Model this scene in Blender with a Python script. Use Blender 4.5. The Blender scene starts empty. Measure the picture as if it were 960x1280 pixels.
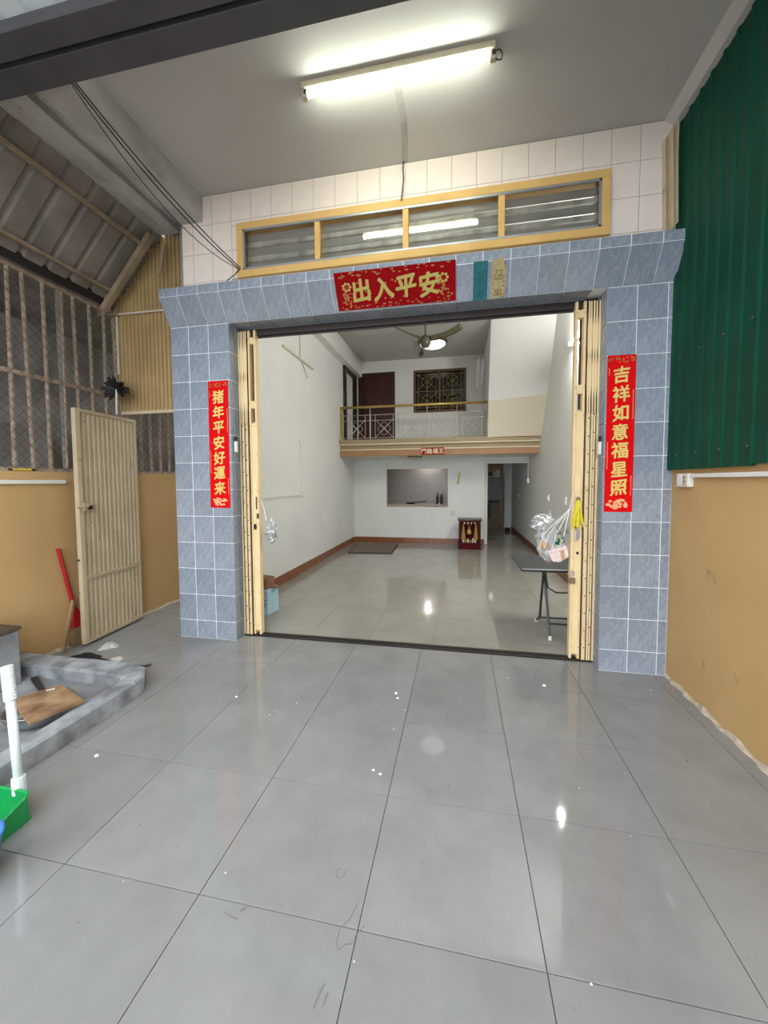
import bpy, bmesh, math, random
from mathutils import Vector, Matrix, Euler
random.seed(7)
C = bpy.context.scene.collection
SC = bpy.context.scene
# ------------------------------------------------------------------ camera, world, exposure
YAW, PITCH, ROLL, FPX, PX, PY, H = 0.19357, 0.05302, 0.0051, 481.4, 479.44, 627.44, 1.5
cy_, sy_, cp_, sp_ = math.cos(YAW), math.sin(YAW), math.cos(PITCH), math.sin(PITCH)
fw = Vector((-sy_*cp_, cy_*cp_, -sp_)); rt = Vector((cy_, sy_, 0)); dn = fw.cross(rt)
ca = rt*math.cos(ROLL)+dn*math.sin(ROLL); cb = -rt*math.sin(ROLL)+dn*math.cos(ROLL)
cam = bpy.data.cameras.new('camera'); cam_o = bpy.data.objects.new('camera', cam); C.objects.link(cam_o)
m = Matrix.Identity(4)
for i in range(3):
    m[i][0] = ca[i]; m[i][1] = -cb[i]; m[i][2] = -fw[i]
m[2][3] = H
cam_o.matrix_world = m
cam.sensor_fit = 'VERTICAL'; cam.sensor_height = 36.0; cam.lens = FPX/1280*36.0
cam.shift_x = (480-PX)/1280; cam.shift_y = -(640-PY)/1280
cam.clip_start = 0.02; cam.clip_end = 200
SC.camera = cam_o
SC.view_settings.view_transform = 'Standard'; SC.view_settings.look = 'None'
SC.view_settings.gamma = 1.0; SC.view_settings.use_curve_mapping = False
SC.view_settings.exposure = 0.6
w = bpy.data.worlds.new('overcast_sky'); SC.world = w; w.use_nodes = True
w.node_tree.nodes['Background'].inputs[0].default_value = (0.88, 0.94, 1.0, 1)
w.node_tree.nodes['Background'].inputs[1].default_value = 3.2
TUBE_OUT, TUBE_IN, ROUND_IN, KITCHEN_IN = 31.0, 330.0, .8, 26.0

# ------------------------------------------------------------------ materials
def _mat(name):
    mt = bpy.data.materials.new(name); mt.use_nodes = True
    nt = mt.node_tree; return mt, nt, nt.nodes['Principled BSDF']
def mat(name, col, rough=0.5, metal=0.0, var=0.0, col2=None, scale=6.0, bump=0.0, bscale=40.0, spec=0.5,
        spots=None, spot_scale=9.0, spot_lo=0.62, coord='Object', stretch=(1,1,1)):
    mt, nt, b = _mat(name); N, L = nt.nodes, nt.links
    b.inputs['Roughness'].default_value = rough; b.inputs['Metallic'].default_value = metal
    b.inputs['Specular IOR Level'].default_value = spec
    c = (*col, 1); b.inputs['Base Color'].default_value = c
    tc = N.new('ShaderNodeTexCoord'); mp = N.new('ShaderNodeMapping'); mp.inputs['Scale'].default_value = stretch
    L.new(tc.outputs[coord], mp.inputs[0]); src = None
    if var or col2:
        if not col2: col2 = tuple(max(0, x*(1-var)) for x in col)
        n = N.new('ShaderNodeTexNoise'); n.inputs['Scale'].default_value = scale; n.inputs['Detail'].default_value = 6
        L.new(mp.outputs[0], n.inputs[0])
        r = N.new('ShaderNodeValToRGB'); r.color_ramp.elements[0].position = .36; r.color_ramp.elements[1].position = .66
        r.color_ramp.elements[0].color = c; r.color_ramp.elements[1].color = (*col2, 1)
        L.new(n.outputs[0], r.inputs[0]); src = r.outputs[0]
    if spots:
        n = N.new('ShaderNodeTexNoise'); n.inputs['Scale'].default_value = spot_scale; n.inputs['Detail'].default_value = 4
        L.new(mp.outputs[0], n.inputs[0])
        r = N.new('ShaderNodeValToRGB'); r.color_ramp.elements[0].position = spot_lo; r.color_ramp.elements[1].position = spot_lo+.07
        r.color_ramp.elements[0].color = (0,0,0,1); r.color_ramp.elements[1].color = (1,1,1,1)
        L.new(n.outputs[0], r.inputs[0])
        mx = N.new('ShaderNodeMixRGB'); L.new(r.outputs[0], mx.inputs[0])
        if src: L.new(src, mx.inputs[1])
        else: mx.inputs[1].default_value = c
        mx.inputs[2].default_value = (*spots, 1); src = mx.outputs[0]
    if src: L.new(src, b.inputs['Base Color'])
    if bump:
        n = N.new('ShaderNodeTexNoise'); n.inputs['Scale'].default_value = bscale; n.inputs['Detail'].default_value = 5
        L.new(mp.outputs[0], n.inputs[0])
        bp = N.new('ShaderNodeBump'); bp.inputs['Strength'].default_value = bump; bp.inputs['Distance'].default_value = .01
        L.new(n.outputs[0], bp.inputs['Height']); L.new(bp.outputs[0], b.inputs['Normal'])
    return mt
def emit(name, col, s):
    mt, nt, b = _mat(name)
    b.inputs['Base Color'].default_value = (.9,.9,.9,1)
    b.inputs['Emission Color'].default_value = (*col,1); b.inputs['Emission Strength'].default_value = s
    return mt
def marble_tile(name, a, b2, vein, rough=.18):
    mt, nt, b = _mat(name); N, L = nt.nodes, nt.links
    b.inputs['Roughness'].default_value = rough
    tc = N.new('ShaderNodeTexCoord'); mp = N.new('ShaderNodeMapping')
    mp.inputs['Rotation'].default_value = (0, .6, 0); mp.inputs['Scale'].default_value = (1.0, 1, .45)
    L.new(tc.outputs['Object'], mp.inputs[0])
    n = N.new('ShaderNodeTexNoise'); n.inputs['Scale'].default_value = 15; n.inputs['Detail'].default_value = 5; n.inputs['Distortion'].default_value = 1.6
    L.new(mp.outputs[0], n.inputs[0])
    r = N.new('ShaderNodeValToRGB'); e = r.color_ramp.elements
    e[0].position = .34; e[0].color = (*a,1); e[1].position = .7; e[1].color = (*b2,1)
    k = e.new(.52); k.color = (*[(x+y)/2 for x,y in zip(a,b2)],1); k = e.new(.56); k.color = (*vein,1); k = e.new(.6); k.color = (*b2,1)
    L.new(n.outputs[0], r.inputs[0])
    oi = N.new('ShaderNodeObjectInfo'); hs = N.new('ShaderNodeHueSaturation')
    mr = N.new('ShaderNodeMapRange'); mr.inputs[3].default_value = .92; mr.inputs[4].default_value = 1.08
    L.new(oi.outputs['Random'], mr.inputs[0]); L.new(mr.outputs[0], hs.inputs['Value']); L.new(r.outputs[0], hs.inputs['Color'])
    L.new(hs.outputs[0], b.inputs['Base Color'])
    return mt
def floor_mat(name, a, b2, rough):
    mt, nt, b = _mat(name); N, L = nt.nodes, nt.links
    ge = N.new('ShaderNodeNewGeometry')
    n = N.new('ShaderNodeTexNoise'); n.inputs['Scale'].default_value = 2.6; n.inputs['Detail'].default_value = 8; n.inputs['Roughness'].default_value = .65
    L.new(ge.outputs['Position'], n.inputs[0])
    r = N.new('ShaderNodeValToRGB'); r.color_ramp.elements[0].position = .35; r.color_ramp.elements[1].position = .68
    r.color_ramp.elements[0].color = (*a,1); r.color_ramp.elements[1].color = (*b2,1); L.new(n.outputs[0], r.inputs[0])
    n2 = N.new('ShaderNodeTexNoise'); n2.inputs['Scale'].default_value = 17; n2.inputs['Detail'].default_value = 3
    L.new(ge.outputs['Position'], n2.inputs[0])
    r2 = N.new('ShaderNodeValToRGB'); r2.color_ramp.elements[0].position = .715; r2.color_ramp.elements[1].position = .76
    r2.color_ramp.elements[0].color = (0,0,0,1); r2.color_ramp.elements[1].color = (.55,.55,.55,1); L.new(n2.outputs[0], r2.inputs[0])
    mx = N.new('ShaderNodeMixRGB'); L.new(r2.outputs[0], mx.inputs[0]); L.new(r.outputs[0], mx.inputs[1]); mx.inputs[2].default_value = (.13,.12,.11,1)
    oi = N.new('ShaderNodeObjectInfo'); hs = N.new('ShaderNodeHueSaturation')
    mr = N.new('ShaderNodeMapRange'); mr.inputs[3].default_value = .96; mr.inputs[4].default_value = 1.04
    L.new(oi.outputs['Random'], mr.inputs[0]); L.new(mr.outputs[0], hs.inputs['Value']); L.new(mx.outputs[0], hs.inputs['Color'])
    L.new(hs.outputs[0], b.inputs['Base Color'])
    rr = N.new('ShaderNodeMapRange'); rr.inputs[1].default_value = .3; rr.inputs[2].default_value = .7
    rr.inputs[3].default_value = rough*.7; rr.inputs[4].default_value = rough*1.5
    L.new(n.outputs[0], rr.inputs[0]); L.new(rr.outputs[0], b.inputs['Roughness'])
    return mt
def glass(name, tint, gloss=.12, rough=0.02, alpha=0.0):
    mt = bpy.data.materials.new(name); mt.use_nodes = True; nt = mt.node_tree; N, L = nt.nodes, nt.links
    N.remove(N['Principled BSDF']); out = N['Material Output']
    t = N.new('ShaderNodeBsdfTransparent'); t.inputs[0].default_value = (*tint,1)
    g = N.new('ShaderNodeBsdfGlossy'); g.inputs['Roughness'].default_value = rough
    lw = N.new('ShaderNodeFresnel'); lw.inputs[0].default_value = 1.5
    ad = N.new('ShaderNodeMath'); ad.operation = 'ADD'; ad.inputs[1].default_value = gloss; L.new(lw.outputs[0], ad.inputs[0])
    mx = N.new('ShaderNodeMixShader'); L.new(ad.outputs[0], mx.inputs[0]); L.new(t.outputs[0], mx.inputs[1]); L.new(g.outputs[0], mx.inputs[2])
    res = mx
    if alpha:
        d = N.new('ShaderNodeBsdfDiffuse'); d.inputs[0].default_value = (.85,.86,.88,1)
        m2 = N.new('ShaderNodeMixShader'); m2.inputs[0].default_value = alpha; L.new(mx.outputs[0], m2.inputs[1]); L.new(d.outputs[0], m2.inputs[2]); res = m2
    L.new(res.outputs[0], out.inputs[0]); return mt

def canopy_translucent(mt):
    nt = mt.node_tree; N, L = nt.nodes, nt.links; b = N['Principled BSDF']
    t = N.new('ShaderNodeBsdfTranslucent'); t.inputs[0].default_value = (.78,.80,.80,1)
    mx = N.new('ShaderNodeMixShader'); mx.inputs[0].default_value = .26
    L.new(b.outputs[0], mx.inputs[1]); L.new(t.outputs[0], mx.inputs[2]); L.new(mx.outputs[0], N['Material Output'].inputs[0])
MT = {}
def mk():
    M_ = MT
    M_['floor'] = floor_mat('grey_porcelain', (.285,.285,.28), (.235,.235,.23), .05)
    M_['floor_in'] = floor_mat('greige_porcelain', (.34,.32,.28), (.285,.268,.235), .07)
    M_['grout_dark'] = mat('dark_grout', (.12,.12,.115), .8)
    M_['grout_light'] = mat('light_grout', (.80,.82,.84), .8)
    M_['grout_white'] = mat('grey_white_grout', (.34,.31,.29), .8)
    M_['blue_tile'] = marble_tile('blue_grey_tile', (.235,.27,.325), (.28,.315,.37), (.32,.355,.41))
    M_['white_tile'] = mat('pinkish_white_tile', (.90,.78,.70), .25, var=.05, scale=9)
    M_['white_paint'] = mat('white_paint', (.79,.79,.76), .6, col2=(.74,.74,.71), scale=1.3, bump=.04, bscale=25)
    M_['ceiling_paint'] = mat('ceiling_paint', (.56,.54,.52), .7, col2=(.51,.49,.47), scale=1.1, bump=.05, bscale=14)
    M_['patch'] = mat('grey_patch_plaster', (.40,.385,.365), .85, col2=(.50,.48,.46), scale=6, bump=.3)
    M_['concrete_white'] = mat('limewashed_concrete', (.50,.48,.46), .85, col2=(.36,.35,.33), scale=4, bump=.4, bscale=18)
    M_['beige'] = mat('beige_wall_paint', (.58,.375,.17), .8, spec=.15, col2=(.53,.335,.15), scale=1.6, bump=.08, bscale=30, spots=(.30,.22,.12), spot_scale=5, spot_lo=.70)
    M_['concrete'] = mat('grey_cement', (.30,.31,.32), .85, col2=(.17,.175,.18), scale=5, bump=.5, bscale=22)
    M_['cement_light'] = mat('cement_kerb', (.36,.38,.40), .85, col2=(.16,.165,.175), scale=7, bump=.5, bscale=26)
    M_['yellow_frame'] = mat('yellow_ochre_paint', (.74,.47,.17), .6, spec=.25, col2=(.66,.41,.14), scale=5)
    M_['alu'] = mat('dull_aluminium', (.42,.43,.43), .4, .7)
    M_['slat'] = mat('louver_white', (.90,.88,.82), .6, col2=(.45,.43,.39), scale=8)
    M_['louver_grey'] = mat('grey_louver', (.50,.48,.45), .6, var=.15, scale=8)
    M_['louver_glass'] = glass('louver_glass', (.90,.90,.88), .05)
    M_['gate'] = mat('cream_gate_paint', (.88,.68,.39), .5, spec=.25, col2=(.80,.59,.32), scale=7, spots=(.20,.10,.05), spot_scale=26, spot_lo=.70, stretch=(1,1,.5))
    M_['gate_gap_shade'] = mat('gate_gap_shade_brown', (.13,.085,.05), .6, col2=(.09,.055,.03), scale=9)  # dark brown stands in for the shade in the gate's gaps
    M_['rust'] = mat('rivet_rust', (.10,.06,.04), .7)
    M_['leaf'] = mat('beige_sheet_paint', (.58,.47,.31), .55, col2=(.50,.40,.26), scale=5, spots=(.22,.13,.07), spot_scale=14, spot_lo=.68)
    M_['yellow_sheet'] = mat('yellowed_sheet', (.42,.29,.13), .55, col2=(.34,.23,.10), scale=4)
    M_['green'] = mat('green_sheet_paint', (.003,.064,.034), .5, spec=.15, col2=(.004,.050,.028), scale=2.5, bump=.05)
    M_['roof'] = mat('old_zinc_roof', (.27,.235,.20), .75, spec=.2, col2=(.19,.165,.14), scale=4)
    M_['canopy'] = mat('canopy_sheet', (.62,.64,.64), .5, .2, var=.15, scale=3)
    M_['canopy'].node_tree.nodes['Principled BSDF'].inputs['Base Color'].default_value = (.7,.72,.72,1)
    canopy_translucent(M_['canopy'])
    M_['steel_grey'] = mat('dark_grey_steel_paint', (.085,.085,.09), .45, col2=(.065,.065,.072), scale=4)
    M_['tan_steel'] = mat('tan_steel_tube', (.36,.27,.17), .6, col2=(.26,.19,.12), scale=9)
    M_['old_bar'] = mat('rusty_bar', (.48,.38,.28), .65, col2=(.30,.21,.14), scale=14)
    M_['wire'] = mat('dark_wire_mesh', (.10,.085,.07), .5, .5)
    M_['black'] = mat('black_plastic', (.012,.012,.013), .4)
    M_['cable'] = mat('black_cable', (.02,.02,.02), .5)
    M_['track'] = mat('dark_brown_steel', (.035,.026,.022), .45, .3)
    M_['neighbour'] = mat('neighbour_grey', (.36,.335,.30), .8, col2=(.18,.168,.15), scale=2.2)
    M_['neighbour_tan'] = mat('neighbour_board', (.50,.42,.32), .8, var=.3, scale=4)
    M_['red'] = mat('red_paper', (.72,.004,.006), .8, spec=.1, var=.08, scale=12)
    M_['red_dark'] = mat('red_velvet_banner', (.30,.004,.007), .85, spec=.08, var=.12, scale=20)
    M_['gold'] = mat('gold_foil', (.80,.60,.17), .5, .15)
    M_['gold_dull'] = mat('dull_gold_foil', (.50,.40,.10), .5, .15)
    M_['gold_dark'] = mat('dark_gold_brocade', (.30,.19,.03), .6)
    M_['orange_foil'] = mat('orange_foil', (.42,.17,.04), .6, .1)
    M_['peach'] = mat('peach_print', (.85,.42,.20), .5)
    M_['teal'] = mat('teal_paper', (.005,.16,.17), .55, col2=(.004,.12,.14), scale=40)
    M_['teal_dark'] = mat('teal_print', (.003,.05,.09), .55)
    M_['parch'] = mat('parchment_paper', (.50,.40,.20), .6, col2=(.40,.30,.13), scale=50)
    M_['brown_print'] = mat('brown_print', (.10,.055,.02), .6)
    M_['skirt'] = mat('brown_tile_skirting', (.26,.085,.025), .3, col2=(.20,.06,.02), scale=6)
    M_['fascia_brown'] = mat('fascia_brown_paint', (.37,.19,.085), .5, col2=(.33,.165,.075), scale=5)
    M_['fascia_olive'] = mat('fascia_olive_paint', (.33,.25,.14), .5)
    M_['cream'] = mat('cream_paint', (.74,.63,.43), .5)
    M_['gold_rail'] = mat('brass_rail', (.50,.34,.10), .3, .6)
    M_['rail_paint'] = mat('grille_paint', (.50,.44,.38), .5)
    M_['door_red'] = mat('dark_red_wood', (.055,.006,.006), .3, col2=(.035,.004,.004), scale=5, stretch=(6,6,.6))
    M_['door_brown'] = mat('dark_brown_wood', (.035,.018,.012), .35)
    M_['win_brown'] = mat('brown_window_frame', (.12,.06,.02), .4)
    M_['dark_glass'] = mat('dark_window_glass', (.004,.006,.007), .03)
    M_['olive'] = mat('olive_brown_fan', (.085,.075,.04), .35)
    M_['white_plastic'] = mat('white_plastic', (.78,.77,.72), .4)
    M_['cream_plastic'] = mat('cream_plastic', (.60,.52,.38), .45)
    M_['stair_low'] = mat('warm_cream_paint', (.72,.64,.50), .6)
    M_['kitchen_tile'] = None
    M_['shrine'] = mat('shrine_red_lacquer', (.075,.006,.006), .5, spec=.15, col2=(.055,.006,.006), scale=7)
    M_['shrine_in'] = mat('shrine_backboard', (.14,.005,.010), .7, spec=.1)
    M_['mat_brown'] = mat('brown_doormat', (.20,.155,.115), .95, col2=(.15,.115,.085), scale=30, bump=.5, bscale=120)
    M_['mat_rim'] = mat('dark_mat_rim', (.03,.026,.022), .8)
    M_['table_top'] = mat('charcoal_table_plastic', (.035,.037,.04), .45, bump=.1, bscale=80)
    M_['table_leg'] = mat('dark_grey_tube', (.05,.052,.056), .35, .5)
    M_['carton_blue'] = mat('pale_blue_carton', (.42,.62,.72), .6, var=.05)
    M_['carton_brown'] = mat('brown_carton', (.24,.13,.07), .7, var=.15)
    M_['ink_red'] = mat('ink_red', (.55,.03,.06), .6); M_['ink_blue'] = mat('ink_navy', (.02,.05,.13), .6)
    M_['bag'] = glass('clear_plastic_film', (.93,.94,.95), .06, .12, .16)
    M_['bag_white'] = mat('white_plastic_film', (.85,.85,.85), .35)
    M_['bag_pink'] = mat('pink_packet', (.80,.58,.58), .5, col2=(.82,.70,.66), scale=20)
    M_['bag_green'] = mat('green_print', (.02,.20,.10), .5)
    M_['bag_tan'] = mat('tan_packet', (.55,.33,.16), .5)
    M_['yellow'] = mat('yellow_ribbon', (.80,.66,.02), .45, col2=(.62,.56,.02), scale=30)
    M_['green_plastic'] = mat('green_plastic', (.01,.30,.075), .35)
    M_['blue_plastic'] = mat('blue_plastic', (.06,.22,.62), .35)
    M_['pole_white'] = mat('pale_pole_plastic', (.74,.80,.80), .35)
    M_['red_plastic'] = mat('red_plastic', (.42,.012,.018), .4)
    M_['wood'] = mat('worn_wood', (.36,.23,.12), .7, col2=(.26,.16,.08), scale=6, stretch=(1,1,.3))
    M_['board'] = mat('stained_plywood', (.42,.27,.15), .75, col2=(.16,.08,.04), scale=7)
    M_['dark_wood'] = mat('dark_lid_board', (.09,.06,.04), .7, var=.3)
    M_['bowl'] = mat('aluminium_bowl', (.42,.43,.44), .35, .8)
    M_['broom'] = mat('straw_bristles', (.30,.20,.09), .9, var=.4, scale=60)
    M_['cloth_black'] = mat('black_cloth', (.010,.010,.012), .95); M_['cloth_white'] = mat('grubby_white_cloth', (.55,.53,.50), .95)
    M_['pen_yellow'] = mat('yellow_tool', (.75,.55,.05), .5)
    M_['brass'] = mat('old_brass', (.30,.24,.13), .4, .8)
    M_['plaster_bit'] = mat('white_plaster_bit', (.82,.82,.80), .9)
    M_['stain'] = mat('brown_stain', (.19,.18,.165), .6)
    M_['crumb_edge'] = mat('crumbly_render', (.62,.52,.40), .9, var=.35, scale=20, bump=.6, bscale=40)
    M_['street'] = mat('street_asphalt', (.22,.22,.22), .9, var=.2)
    M_['tan_pipe'] = mat('beige_pvc', (.60,.54,.44), .5)
    M_['frost'] = mat('grey_frosted_panel', (.30,.33,.34), .4, var=.12, scale=3)
    M_['feather'] = mat('black_feather', (.012,.009,.009), .7)
    # small kitchen tiles too far away to build
    mt, nt, b = _mat('kitchen_wall_tile'); N, L = nt.nodes, nt.links
    ge = N.new('ShaderNodeNewGeometry'); mp = N.new('ShaderNodeMapping'); mp.inputs['Rotation'].default_value = (math.pi/2, 0, 0)
    L.new(ge.outputs['Position'], mp.inputs[0]); br = N.new('ShaderNodeTexBrick'); br.offset = 0
    br.inputs['Color1'].default_value = (.42,.38,.36,1); br.inputs['Color2'].default_value = (.39,.355,.34,1); br.inputs['Mortar'].default_value = (.50,.47,.45,1)
    br.inputs['Scale'].default_value = 1; br.inputs['Mortar Size'].default_value = .004; br.inputs['Brick Width'].default_value = .2; br.inputs['Row Height'].default_value = .25
    L.new(mp.outputs[0], br.inputs[0]); L.new(br.outputs[0], b.inputs['Base Color']); b.inputs['Roughness'].default_value = .3
    M_['kitchen_tile'] = mt
mk()

# ------------------------------------------------------------------ builders
WL = {}          # world location of every object origin
class MB:
    def __init__(s): s.v, s.f = [], []
    def add(s, vs, fs):
        o = len(s.v); s.v += [tuple(v) for v in vs]; s.f += [tuple(i+o for i in f) for f in fs]; return s
    def box(s, x0,y0,z0,x1,y1,z1):
        x0,x1 = min(x0,x1),max(x0,x1); y0,y1 = min(y0,y1),max(y0,y1); z0,z1 = min(z0,z1),max(z0,z1)
        v = [(x0,y0,z0),(x1,y0,z0),(x1,y1,z0),(x0,y1,z0),(x0,y0,z1),(x1,y0,z1),(x1,y1,z1),(x0,y1,z1)]
        return s.add(v, [(0,3,2,1),(4,5,6,7),(0,1,5,4),(1,2,6,5),(2,3,7,6),(3,0,4,7)])
    def beam(s, a, b, wd, ht, up=(0,0,1)):
        a, b = Vector(a), Vector(b); d = (b-a).normalized(); u = Vector(up)
        if abs(d.dot(u)) > .98: u = Vector((1,0,0))
        r = d.cross(u).normalized(); u = r.cross(d)
        v = []
        for p in (a,b):
            for sx, sz in ((-1,-1),(1,-1),(1,1),(-1,1)): v.append(p + r*sx*wd/2 + u*sz*ht/2)
        return s.add(v, [(0,1,2,3),(7,6,5,4),(0,4,5,1),(1,5,6,2),(2,6,7,3),(3,7,4,0)])
    def tube(s, pts, r, n=8, caps=True, r1=None):
        pts = [Vector(p) for p in pts]; k = len(pts); rings = []
        d0 = (pts[1]-pts[0]).normalized(); u = Vector((0,0,1)) if abs(d0.z) < .9 else Vector((1,0,0))
        vs = []
        for i, p in enumerate(pts):
            d = (pts[min(i+1,k-1)]-pts[max(i-1,0)])
            d = d.normalized() if d.length > 1e-9 else d0
            a = d.cross(u)
            if a.length < 1e-6: a = d.cross(Vector((0,1,0)))
            a.normalize(); b = a.cross(d).normalized(); u = b
            rr = r if r1 is None else r+(r1-r)*i/(k-1)
            if callable(r): rr = r(i/(k-1))
            vs += [p + a*math.cos(t*2*math.pi/n)*rr + b*math.sin(t*2*math.pi/n)*rr for t in range(n)]
        fs = []
        for i in range(k-1):
            for t in range(n):
                fs.append((i*n+t, i*n+(t+1)%n, (i+1)*n+(t+1)%n, (i+1)*n+t))
        if caps: fs += [tuple(range(n))[::-1], tuple((k-1)*n+t for t in range(n))]
        return s.add(vs, fs)
    def lathe(s, prof, c, n=24, rot=None):
        vs, fs = [], []; c = Vector(c)
        for (r, z) in prof:
            for t in range(n):
                p = Vector((r*math.cos(t*2*math.pi/n), r*math.sin(t*2*math.pi/n), z))
                if rot: p = rot @ p
                vs.append(c+p)
        for i in range(len(prof)-1):
            for t in range(n): fs.append((i*n+t, i*n+(t+1)%n, (i+1)*n+(t+1)%n, (i+1)*n+t))
        return s.add(vs, fs)
    def prism(s, poly, fn, a0, a1):
        n = len(poly); vs = [fn(p, a0) for p in poly]+[fn(p, a1) for p in poly]
        fs = [tuple(range(n))[::-1], tuple(range(n, 2*n))]+[(i,(i+1)%n,n+(i+1)%n,n+i) for i in range(n)]
        return s.add(vs, fs)
    def slab(s, fn, us, vs_, off):
        """grid fn(u,v)->point, given thickness by vector off"""
        nu, nv = len(us), len(vs_); off = Vector(off)
        g = [Vector(fn(u,v)) for u in us for v in vs_]; n = len(g)
        vs = g+[p+off for p in g]; fs = []
        for i in range(nu-1):
            for j in range(nv-1):
                a,b,c,d = i*nv+j,(i+1)*nv+j,(i+1)*nv+j+1,i*nv+j+1
                fs += [(a,b,c,d),(n+d,n+c,n+b,n+a)]
        for i in range(nu-1):
            for j in (0,nv-1):
                a,b = i*nv+j,(i+1)*nv+j; fs.append((b,a,n+a,n+b) if j == 0 else (a,b,n+b,n+a))
        for j in range(nv-1):
            for i in (0,nu-1):
                a,b = i*nv+j,i*nv+j+1; fs.append((a,b,n+b,n+a) if i == 0 else (b,a,n+a,n+b))
        return s.add(vs, fs)
    def build(s, name, mt, parent=None, smooth=False, bevel=0.0, kind=None, base=False, fixn=True):
        vs = [Vector(v) for v in s.v]
        lo = Vector([min(v[i] for v in vs) for i in range(3)]); hi = Vector([max(v[i] for v in vs) for i in range(3)])
        c = (lo+hi)/2
        if base: c.z = lo.z
        me = bpy.data.meshes.new(name); me.from_pydata([v-c for v in vs], [], s.f)
        if bevel or fixn:
            bm = bmesh.new(); bm.from_mesh(me)
            if fixn: bmesh.ops.recalc_face_normals(bm, faces=bm.faces)
            if bevel: bmesh.ops.bevel(bm, geom=list(bm.edges), offset=bevel, segments=1, affect='EDGES', clamp_overlap=True)
            bm.to_mesh(me); bm.free()
        me.materials.append(MT[mt] if isinstance(mt, str) else mt)
        if smooth: me.shade_smooth() if hasattr(me,'shade_smooth') else [setattr(p,'use_smooth',True) for p in me.polygons]
        return link(name, me, c, parent, kind)
def link(name, me, wc, parent=None, kind=None, rot=None):
    o = bpy.data.objects.new(name, me); C.objects.link(o)
    wc = Vector(wc); WL[o.name] = wc
    if parent: o.parent = parent; o.location = wc-WL[parent.name]
    else: o.location = wc
    if rot: o.rotation_euler = rot
    if kind: o['kind'] = kind
    return o
def tag(o, label, cat, group=None):
    o['label'] = label; o['category'] = cat
    if group: o['group'] = group
    return o
def thing(name, loc, label, cat, group=None):
    return tag(link(name, None, loc), label, cat, group)
def bx(*a): return MB().box(*a)
def chamfer_tile(w_, t, h_, axis, mt, ch=.0025):
    if axis == 'z' and mt != 'blue_tile': ch = .0005
    """tile mesh, face towards -y (axis 'y') or +z (axis 'z'); bevelled rim, 10 faces"""
    if axis == 'y':
        P = lambda a,b,d: (a, -d, b)
    elif axis == 'z':
        P = lambda a,b,d: (a, b, d)
    else:
        P = lambda a,b,d: (d, a, b)
    v = []
    for d, q in ((-t/2,0),(t/2-ch,0),(t/2,ch)):
        for sx, sy in ((-1,-1),(1,-1),(1,1),(-1,1)): v.append(P(sx*(w_/2-q), sy*(h_/2-q), d))
    f = [(3,2,1,0),(8,9,10,11)]
    for k in (0,4):
        f += [(k+i, k+(i+1)%4, k+4+(i+1)%4, k+4+i) for i in range(4)]
    me = bpy.data.meshes.new('tile'); me.from_pydata(v, [], f)
    bm = bmesh.new(); bm.from_mesh(me); bmesh.ops.recalc_face_normals(bm, faces=bm.faces); bm.to_mesh(me); bm.free()
    me.materials.append(MT[mt]); return me
TC = {}
def tile(name, parent, c, w_, h_, t, axis, mt, rot=None):
    k = (round(w_,4), round(h_,4), t, axis, mt)
    if k not in TC: TC[k] = chamfer_tile(w_, t, h_, axis, mt)
    return link(name, TC[k], c, parent, rot=rot)
def text_mesh(body, size, bold=0.0, extrude=.0012, shear=0.0):
    cu = bpy.data.curves.new('lettering', 'FONT'); cu.body = body; cu.size = size; cu.extrude = extrude; cu.offset = 0.0; cu.shear = shear
    cu.align_x = 'CENTER'; cu.align_y = 'CENTER'; cu.resolution_u = 3
    o = bpy.data.objects.new('lettering', cu); C.objects.link(o)
    dg = bpy.context.evaluated_depsgraph_get(); dg.update()
    me = bpy.data.meshes.new_from_object(o.evaluated_get(dg)); bpy.data.objects.remove(o); bpy.data.curves.remove(cu)
    if len(me.vertices):
        lo = [min(v.co[i] for v in me.vertices) for i in range(3)]; hi = [max(v.co[i] for v in me.vertices) for i in range(3)]
        for v in me.vertices: v.co -= Vector([(a+b)/2 for a,b in zip(lo,hi)])
    if bold:      # heavier brush stroke: overlay slightly shifted copies
        bm = bmesh.new()
        for k, (dx, dy) in enumerate(((0,0),(1,.5),(-1,-.5),(.4,-1),(-.4,1))):
            n0 = len(bm.verts); bm.from_mesh(me); bm.verts.ensure_lookup_table()
            for v in bm.verts[n0:]: v.co += Vector((dx*bold, dy*bold, k*.00012))
        bm.to_mesh(me); bm.free()
    return me
def brush(me, amt, seed):
    """give printed characters an uneven brushed stroke"""
    r = random.Random(seed); a = [r.uniform(0,6.28) for _ in range(6)]
    for v in me.vertices:
        x, y = v.co.x, v.co.y
        v.co.x += amt*(math.sin(28*y+a[0])+.6*math.sin(61*y+a[1])+.3*math.sin(90*x+a[4]))
        v.co.y += amt*(math.sin(26*x+a[2])+.6*math.sin(57*x+a[3]))+ .10*x
    return me
def letter(ch, parent, wc, size, mt, bold=.01, rot=(math.pi/2,0,0), sx=1.0, amt=0.0, name='character', seed=0):
    me = text_mesh(ch, size, bold)
    if amt: brush(me, amt, seed)
    for v in me.vertices: v.co.x *= sx
    me.materials.clear(); me.materials.append(MT[mt])
    return link(name, me, wc, parent, rot=rot)
def seq(a, b, n): return [a+(b-a)*i/(n-1) for i in range(n)]
# ================================================================== STRUCTURE
S = 'structure'
XL, XR = -3.50, 1.565           # outer side walls
IL = -2.555                     # inner left wall
YF = 3.24                       # facade face
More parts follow.
